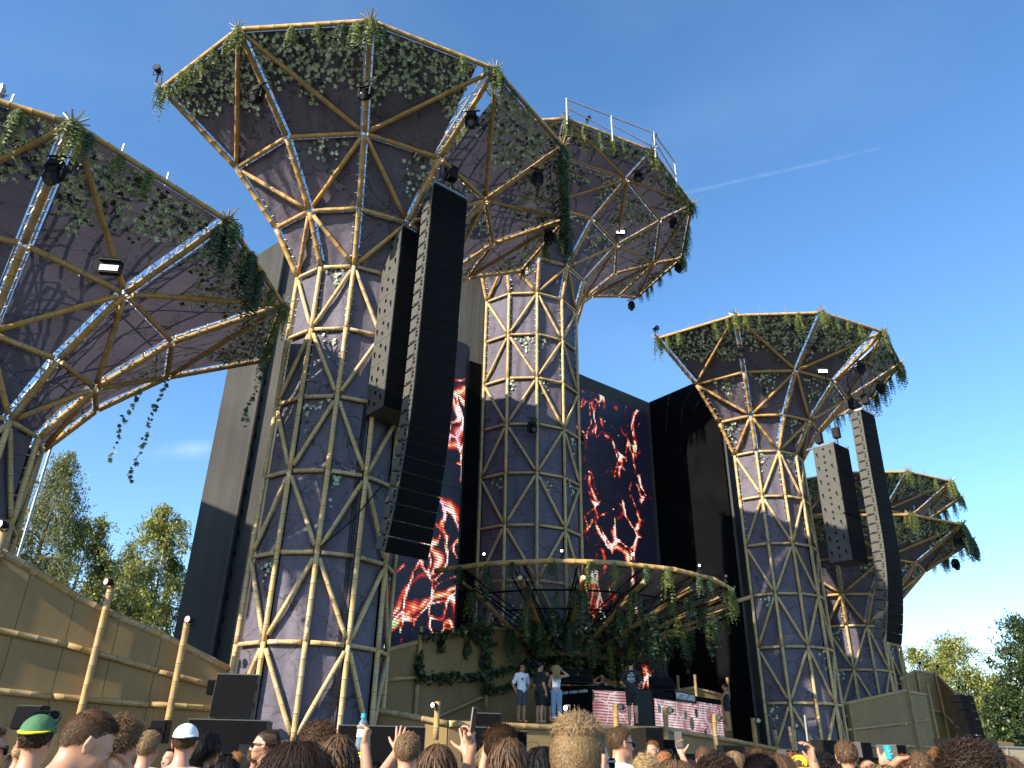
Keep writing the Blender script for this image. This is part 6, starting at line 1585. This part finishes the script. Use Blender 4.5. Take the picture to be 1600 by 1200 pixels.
crowd(1478, 1185, 7.936, .2, near_f, 'bob', 'blond', 'paleblue', 'blond head at the bottom below the upturned face', hn=(1500, .006))
crowd(1527, 1154, 3.968, .1, near_m, 'curly', 'darkbrown', 'white', 'big head of thick dark curls at lower right', hn=(4600, .0050), hair_scale=1.06)
crowd(1553, 1142, 6.144, -.2, near_m, 'curly', 'darkbrown', 'black', 'second head of dark curls just behind the big one at lower right', hn=(2600, .006))
crowd(1580, 1165, 8.96, .9, near_f, 'wavy', 'brown', 'white', 'woman with brown wavy hair facing left near the right edge', hn=(1300, .007))
crowd(1596, 1176, 8.32, .5, near_m, 'short', 'black', 'white', 'man in dark cap and white shirt at the right edge', cap=('darkgrey', False), hn=(900, .008))
# raised arms of short people whose heads stay under the frame
def reacher(px, py, D, side, arm, label, key, h=1.56, shirt='grey', yaw=0.0, skin='fair', hair='bob', hcol='brown', fem=True, fineh=.0055):
    """the wrist of the raised arm comes to the point seen at px,py"""
    b_ = body_meshes(key, fem=fem, arms={side: dict(arm, fine=True)}, fine=.017, headfine=.011, handfine=fineh)
    wv = AT(px, py, d=D); ya = cyaw(wv, yaw); s = h / 1.755; lw = Vector(arm['wr']) * s; c, sn = math.cos(ya), math.sin(ya)
    s2 = wv.z / arm['wr'][2]; s = max(.84, min(1.06, s2)); lw = Vector(arm['wr']) * s
    loc = Vector((wv.x - (c * lw.x - sn * lw.y), wv.y - (sn * lw.x + c * lw.y), wv.z - lw.z)); loc.z = 0
    o = person(loc, ya, s * 1.755, b_, hair, hcol, shirt, 'navy', label, 'festival crowd', skin=skin, face=False, hn=(700, .010)); bpy.context.view_layer.update()
    Hm = mat_from(arm['fing'], arm['nrm']); Ml = Matrix.Identity(4)
    for r_ in range(3):
        for q in range(3): Ml[r_][q] = Hm[r_, q]
    Ml.translation = Vector(arm['wr']); return o, o.matrix_world @ Ml
oA, MA = reacher(590, 1172, 5.1, 1, dict(el=(.20, .20, 1.42), wr=(.15, .36, 1.72), fing=(.10, .15, 1), nrm=(-.9, .3, 0), curl=(.75, .65), spread=.2, thumb=.8), 'person with bracelets holding up a water bottle, head hidden below the frame', 'hold_bottle', skin='tan', shirt='white')
oC, MC = reacher(749, 1179, 5.6, 1, dict(el=(.24, .22, 1.42), wr=(.18, .34, 1.72), fing=(-.06, .1, 1), nrm=(.05, 1, -.1), curl=.08, spread=1.1, thumbside=-1, thumb=1.35), 'person raising an open hand left of the phone, head hidden below the frame', 'open_hand', skin='fair', shirt='green')
oD, MD = reacher(757, 1168, 5.5, -1, dict(el=(-.28, .20, 1.44), wr=(-.22, .36, 1.72), fing=(-.05, .1, 1), nrm=(-1, .3, 0), curl=(.7, .6), spread=.2), 'person holding a phone edge on beside the open hand, head hidden below', 'hold_phone', skin='tan', shirt='black')
oE, ME = reacher(779, 1171, 7.0, -1, dict(el=(-.24, .22, 1.44), wr=(-.20, .33, 1.74), fing=(0, .15, 1), nrm=(1, .15, 0), curl=.15, spread=.7), 'person raising a narrow hand right of the held phone, head hidden below', 'side_hand', skin='fair', shirt='pink', fineh=.007)
oF, MF = reacher(1085, 1169, 9.2, -1, dict(el=(-.12, .22, 1.40), wr=(-.22, .40, 1.70), fing=(-.15, .1, 1), nrm=(.2, -1, .1), curl=(.55, .6), spread=.3), 'person holding a phone upright in front of the booth posts, head hidden below', 'phone_up', skin='fair', shirt='white', hair='short', fineh=.007)
oG, MG = reacher(1291, 1176, 5.6, 1, dict(el=(.26, .18, 1.42), wr=(.20, .34, 1.72), fing=(-.05, .1, 1), nrm=(-.9, -.3, .1), curl=(.6, .6), spread=.3), 'person with wristwatch holding up a phone beside the yellow hat, head hidden below', 'phone_watch', skin='tan', shirt='orange')
oH, MH_ = reacher(1398, 1167, 8.4, 1, dict(el=(.20, .14, 1.30), wr=(.26, .38, 1.60), fing=(.6, .2, .7), nrm=(-.3, -1, 0), curl=(.7, .6), spread=.3), 'person lifting a teal cup in front of the grey sided speaker', 'cup_hand', skin='fair', shirt='beige', hair='short', fineh=.008)
oI, MI = reacher(1424, 1166, 7.8, -1, dict(el=(-.40, .05, 1.52), wr=(-.16, .12, 1.70), fing=(.8, .1, .1), nrm=(0, -.3, -1), curl=.4, spread=.4), 'person with bent arm raised to the head, right of the teal cup', 'arm_bent', skin='tan', shirt='red', hair='short', fineh=.008)
# what they hold
def thing_at(name, M, label, cat, build):
    o = empty(name, M.translation, label, cat); o.matrix_world = M; build(o); return o
M_WATER = NT('clear_blue_plastic'); M_WATER.base((.35, .62, .80)); M_WATER.set(Roughness=.08); M_WATER.p.inputs['Transmission Weight'].default_value = .75; M_WATER.p.inputs['IOR'].default_value = 1.2; M_WATER = M_WATER.m
M_TEAL = plain('teal_plastic', (.02, .34, .42), .4, 0, .1)
def bottle(o):
    b = MB(); z = [-.02, 0, .02, .05, .055, .085, .09, .125, .14, .165, .175, .19]; r = [.026, .030, .031, .031, .0295, .0295, .031, .031, .030, .022, .014, .013]
    b.tube([(0, .045, q) for q in z], r, 14); b.build('shell', M_WATER, o, True)
    b = MB(); b.tube([(0, .045, .19), (0, .045, .215)], [.019, .0185], 14); b.tube([(0, .045, .185), (0, .045, .190)], [.021, .021], 14); b.build('screw_cap', M_TEAL, o)
    b = MB(); b.tube([(0, .045, .062), (0, .045, .112)], [.0313, .0313], 14, False); b.build('paper_label', plain('white_label', (.75, .8, .85), .5), o)
o = thing_at('water_bottle', Matrix.Translation(MA @ Vector((0, .040, .075)) + Vector((0, -.045, -.085))) @ Matrix.Rotation(.05, 4, 'Y') @ Matrix.Diagonal((.85, .85, .85, 1)), 'clear water bottle with teal cap held up in the crowd', 'bottle', bottle)
M_PHS = plain('phone_frame', (.14, .14, .15), .5, .1, .1); M_GLS = plain('phone_glass', (.012, .012, .016), .08); M_PIC = emit('phone_screen', (.30, .24, .22), .35)
def phone(lit):
    def f(o):
        b = MB(); b.box((0, 0, 0), (.074, .0085, .152)); b.build('case', M_PHS, o); b = MB(); b.box((0, -.0047, 0), (.069, .0015, .146)); b.build('screen', M_PIC if lit else M_GLS, o)
        b = MB(); b.box((.02, .0052, .055), (.028, .003, .028)); b.tube([(.013, .006, .06), (.013, .009, .06)], .006, 8); b.tube([(.027, .006, .05), (.027, .009, .05)], .006, 8); b.build('camera_bump', M_BLK, o)
    return f
thing_at('phone', Matrix.Translation(MD.translation + Vector((.004, -.03, .155))) @ Matrix.Rotation(1.25, 4, 'Z') @ Matrix.Rotation(.12, 4, 'X'), 'phone seen edge on, held up beside the open hand', 'phone', phone(False))
thing_at('phone', Matrix.Translation(MF.translation + Vector((-.03, -.03, .14))) @ Matrix.Rotation(-.05, 4, 'Z'), 'upright phone with dark screen held in front of the booth posts', 'phone', phone(True))
thing_at('phone', Matrix.Translation(MG.translation + Vector((-.01, .0, .19))) @ Matrix.Rotation(1.1, 4, 'Z') @ Matrix.Rotation(.18, 4, 'Y'), 'phone tilted edge on above the wristwatch hand', 'phone', phone(False))
def cup(o): b = MB(); b.tube([(0, 0, -.05), (0, 0, .06)], [.028, .038], 12); b.build('beaker', M_TEAL, o); b = MB(); b.tube([(0, 0, .055), (0, 0, .063)], [.041, .041], 12); b.build('rim', M_TEAL, o)
thing_at('cup', Matrix.Translation(MH_.translation + Vector((.06, -.03, .08))), 'teal plastic cup lifted over the crowd at right', 'cup', cup)
# wristwatch and bracelets
b = MB(); Mw = oG.matrix_world.inverted() @ MG; q = [Mw @ Vector((math.cos(a) * .031, math.sin(a) * .031, -.055)) for a in np.linspace(0, 6.283, 13)]; b.tube(q, .010, 6, False); b.box(Mw @ Vector((.0, -.034, -.055)), (.035, .012, .035)); b.build('wristwatch', M_BLK, oG)
for zz, mt in ((-.05, 'yellow'), (-.068, 'white'), (-.085, 'green')):
    b = MB(); Mw = oA.matrix_world.inverted() @ MA; b.tube([Mw @ Vector((math.cos(a) * .031, math.sin(a) * .031, zz)) for a in np.linspace(0, 6.283, 13)], .0065, 6, False); b.build('bracelet', M_CLO[mt], oA)
# ---- the crowd farther off, shared bodies, each with its own hair and clothes
random.seed(77); rng = np.random.default_rng(77)
far_b = [body_meshes('far_m', fine=.02, headfine=.014), body_meshes('far_f', fem=True, top='tank', fine=.02, headfine=.014), body_meshes('far_m2', fine=.02, headfine=.014, bulk=1.1, arms={s: dict(el=(s * .27, .08, 1.13), wr=(s * .10, .27, 1.10), fing=(-s * .7, .4, 0), nrm=(0, 0, -1)) for s in (-1, 1)})]
styles = {'short': 'short', 'swept': 'swept back', 'curly': 'curly', 'long': 'long', 'bob': 'bobbed', 'wavy': 'wavy', 'bun': 'pinned up', 'buzz': 'cropped'}
cols = {'black': 'black', 'darkbrown': 'dark brown', 'brown': 'brown', 'lightbrown': 'light brown', 'darkblond': 'dark blond', 'blond': 'blond', 'red': 'reddish', 'grey': 'grey'}
shirts = ['white', 'black', 'navy', 'grey', 'red', 'green', 'yellow', 'pink', 'blue', 'beige', 'teal', 'orange']
spots = [('left terrace wall', 20, 250), ('wide subwoofer', 270, 430), ('tall left tower', 430, 540), ('subwoofer by the bottle', 550, 680), ('raised hands', 680, 790), ('stage skirt', 800, 900), ('left booth screen', 930, 1010), ('foil booth cover', 1050, 1150), ('dancing woman', 1150, 1210), ('right tall tower', 1210, 1345), ('right terrace wall', 1350, 1500), ('ground array', 1500, 1600)]
used = set(); taken = [(RB(o.location)) for o in people if o.location.z < .5]
nfar = [7, 6, 5, 7, 7, 8, 6, 9, 6, 12, 14, 8]
for (where, x0, x1), cnt in zip(spots, nfar):
    for k in range(cnt):
        for tr in range(40):
            px = random.uniform(x0, x1); D = random.choice([random.uniform(7.8, 10), random.uniform(8.5, 13), random.uniform(10, 15)])
            h = random.uniform(1.60, 1.84); q = ray(px, 1180); t = D / math.hypot(q[0], q[1]); p = Vector((q[0] * t, q[1] * t, 0)); rb_ = RB(p)
            if all((rb_[0] - a) ** 2 + (rb_[1] - c) ** 2 > .40 ** 2 for a, c in taken): break
        taken.append(rb_)
        for tr in range(200):
            fem = random.random() < .38; st = random.choice(['long', 'bob', 'wavy', 'bun'] if fem else ['short', 'short', 'short', 'swept', 'buzz', 'curly']); cl = random.choice([q for q in cols if q != 'grey']); sh = random.choice(shirts)
            if (st, cl, sh) not in used: break
        used.add((st, cl, sh)); turn = random.choice([random.gauss(-.15, .35)] * 5 + [random.uniform(1.2, 3)])
        lab = '%s with %s %s hair, %s %s, before the %s' % ('woman' if fem else 'man', styles[st], cols[cl], sh, 'top' if fem else 'shirt', where)
        sk = random.choice(['fair', 'fair', 'pink', 'tan', 'tan'])
        person(p, cyaw(p, turn), h, far_b[1] if fem else random.choice([far_b[0], far_b[2]]), st, cl, sh, random.choice(['navy', 'black', 'denim', 'grey', 'khaki']), lab, 'festival crowd', skin=sk, face=abs(turn) > 1, glasses=random.choice([None, None, None, 'on', 'up']), hn=(1000, .0065), hseed=random.randrange(2))
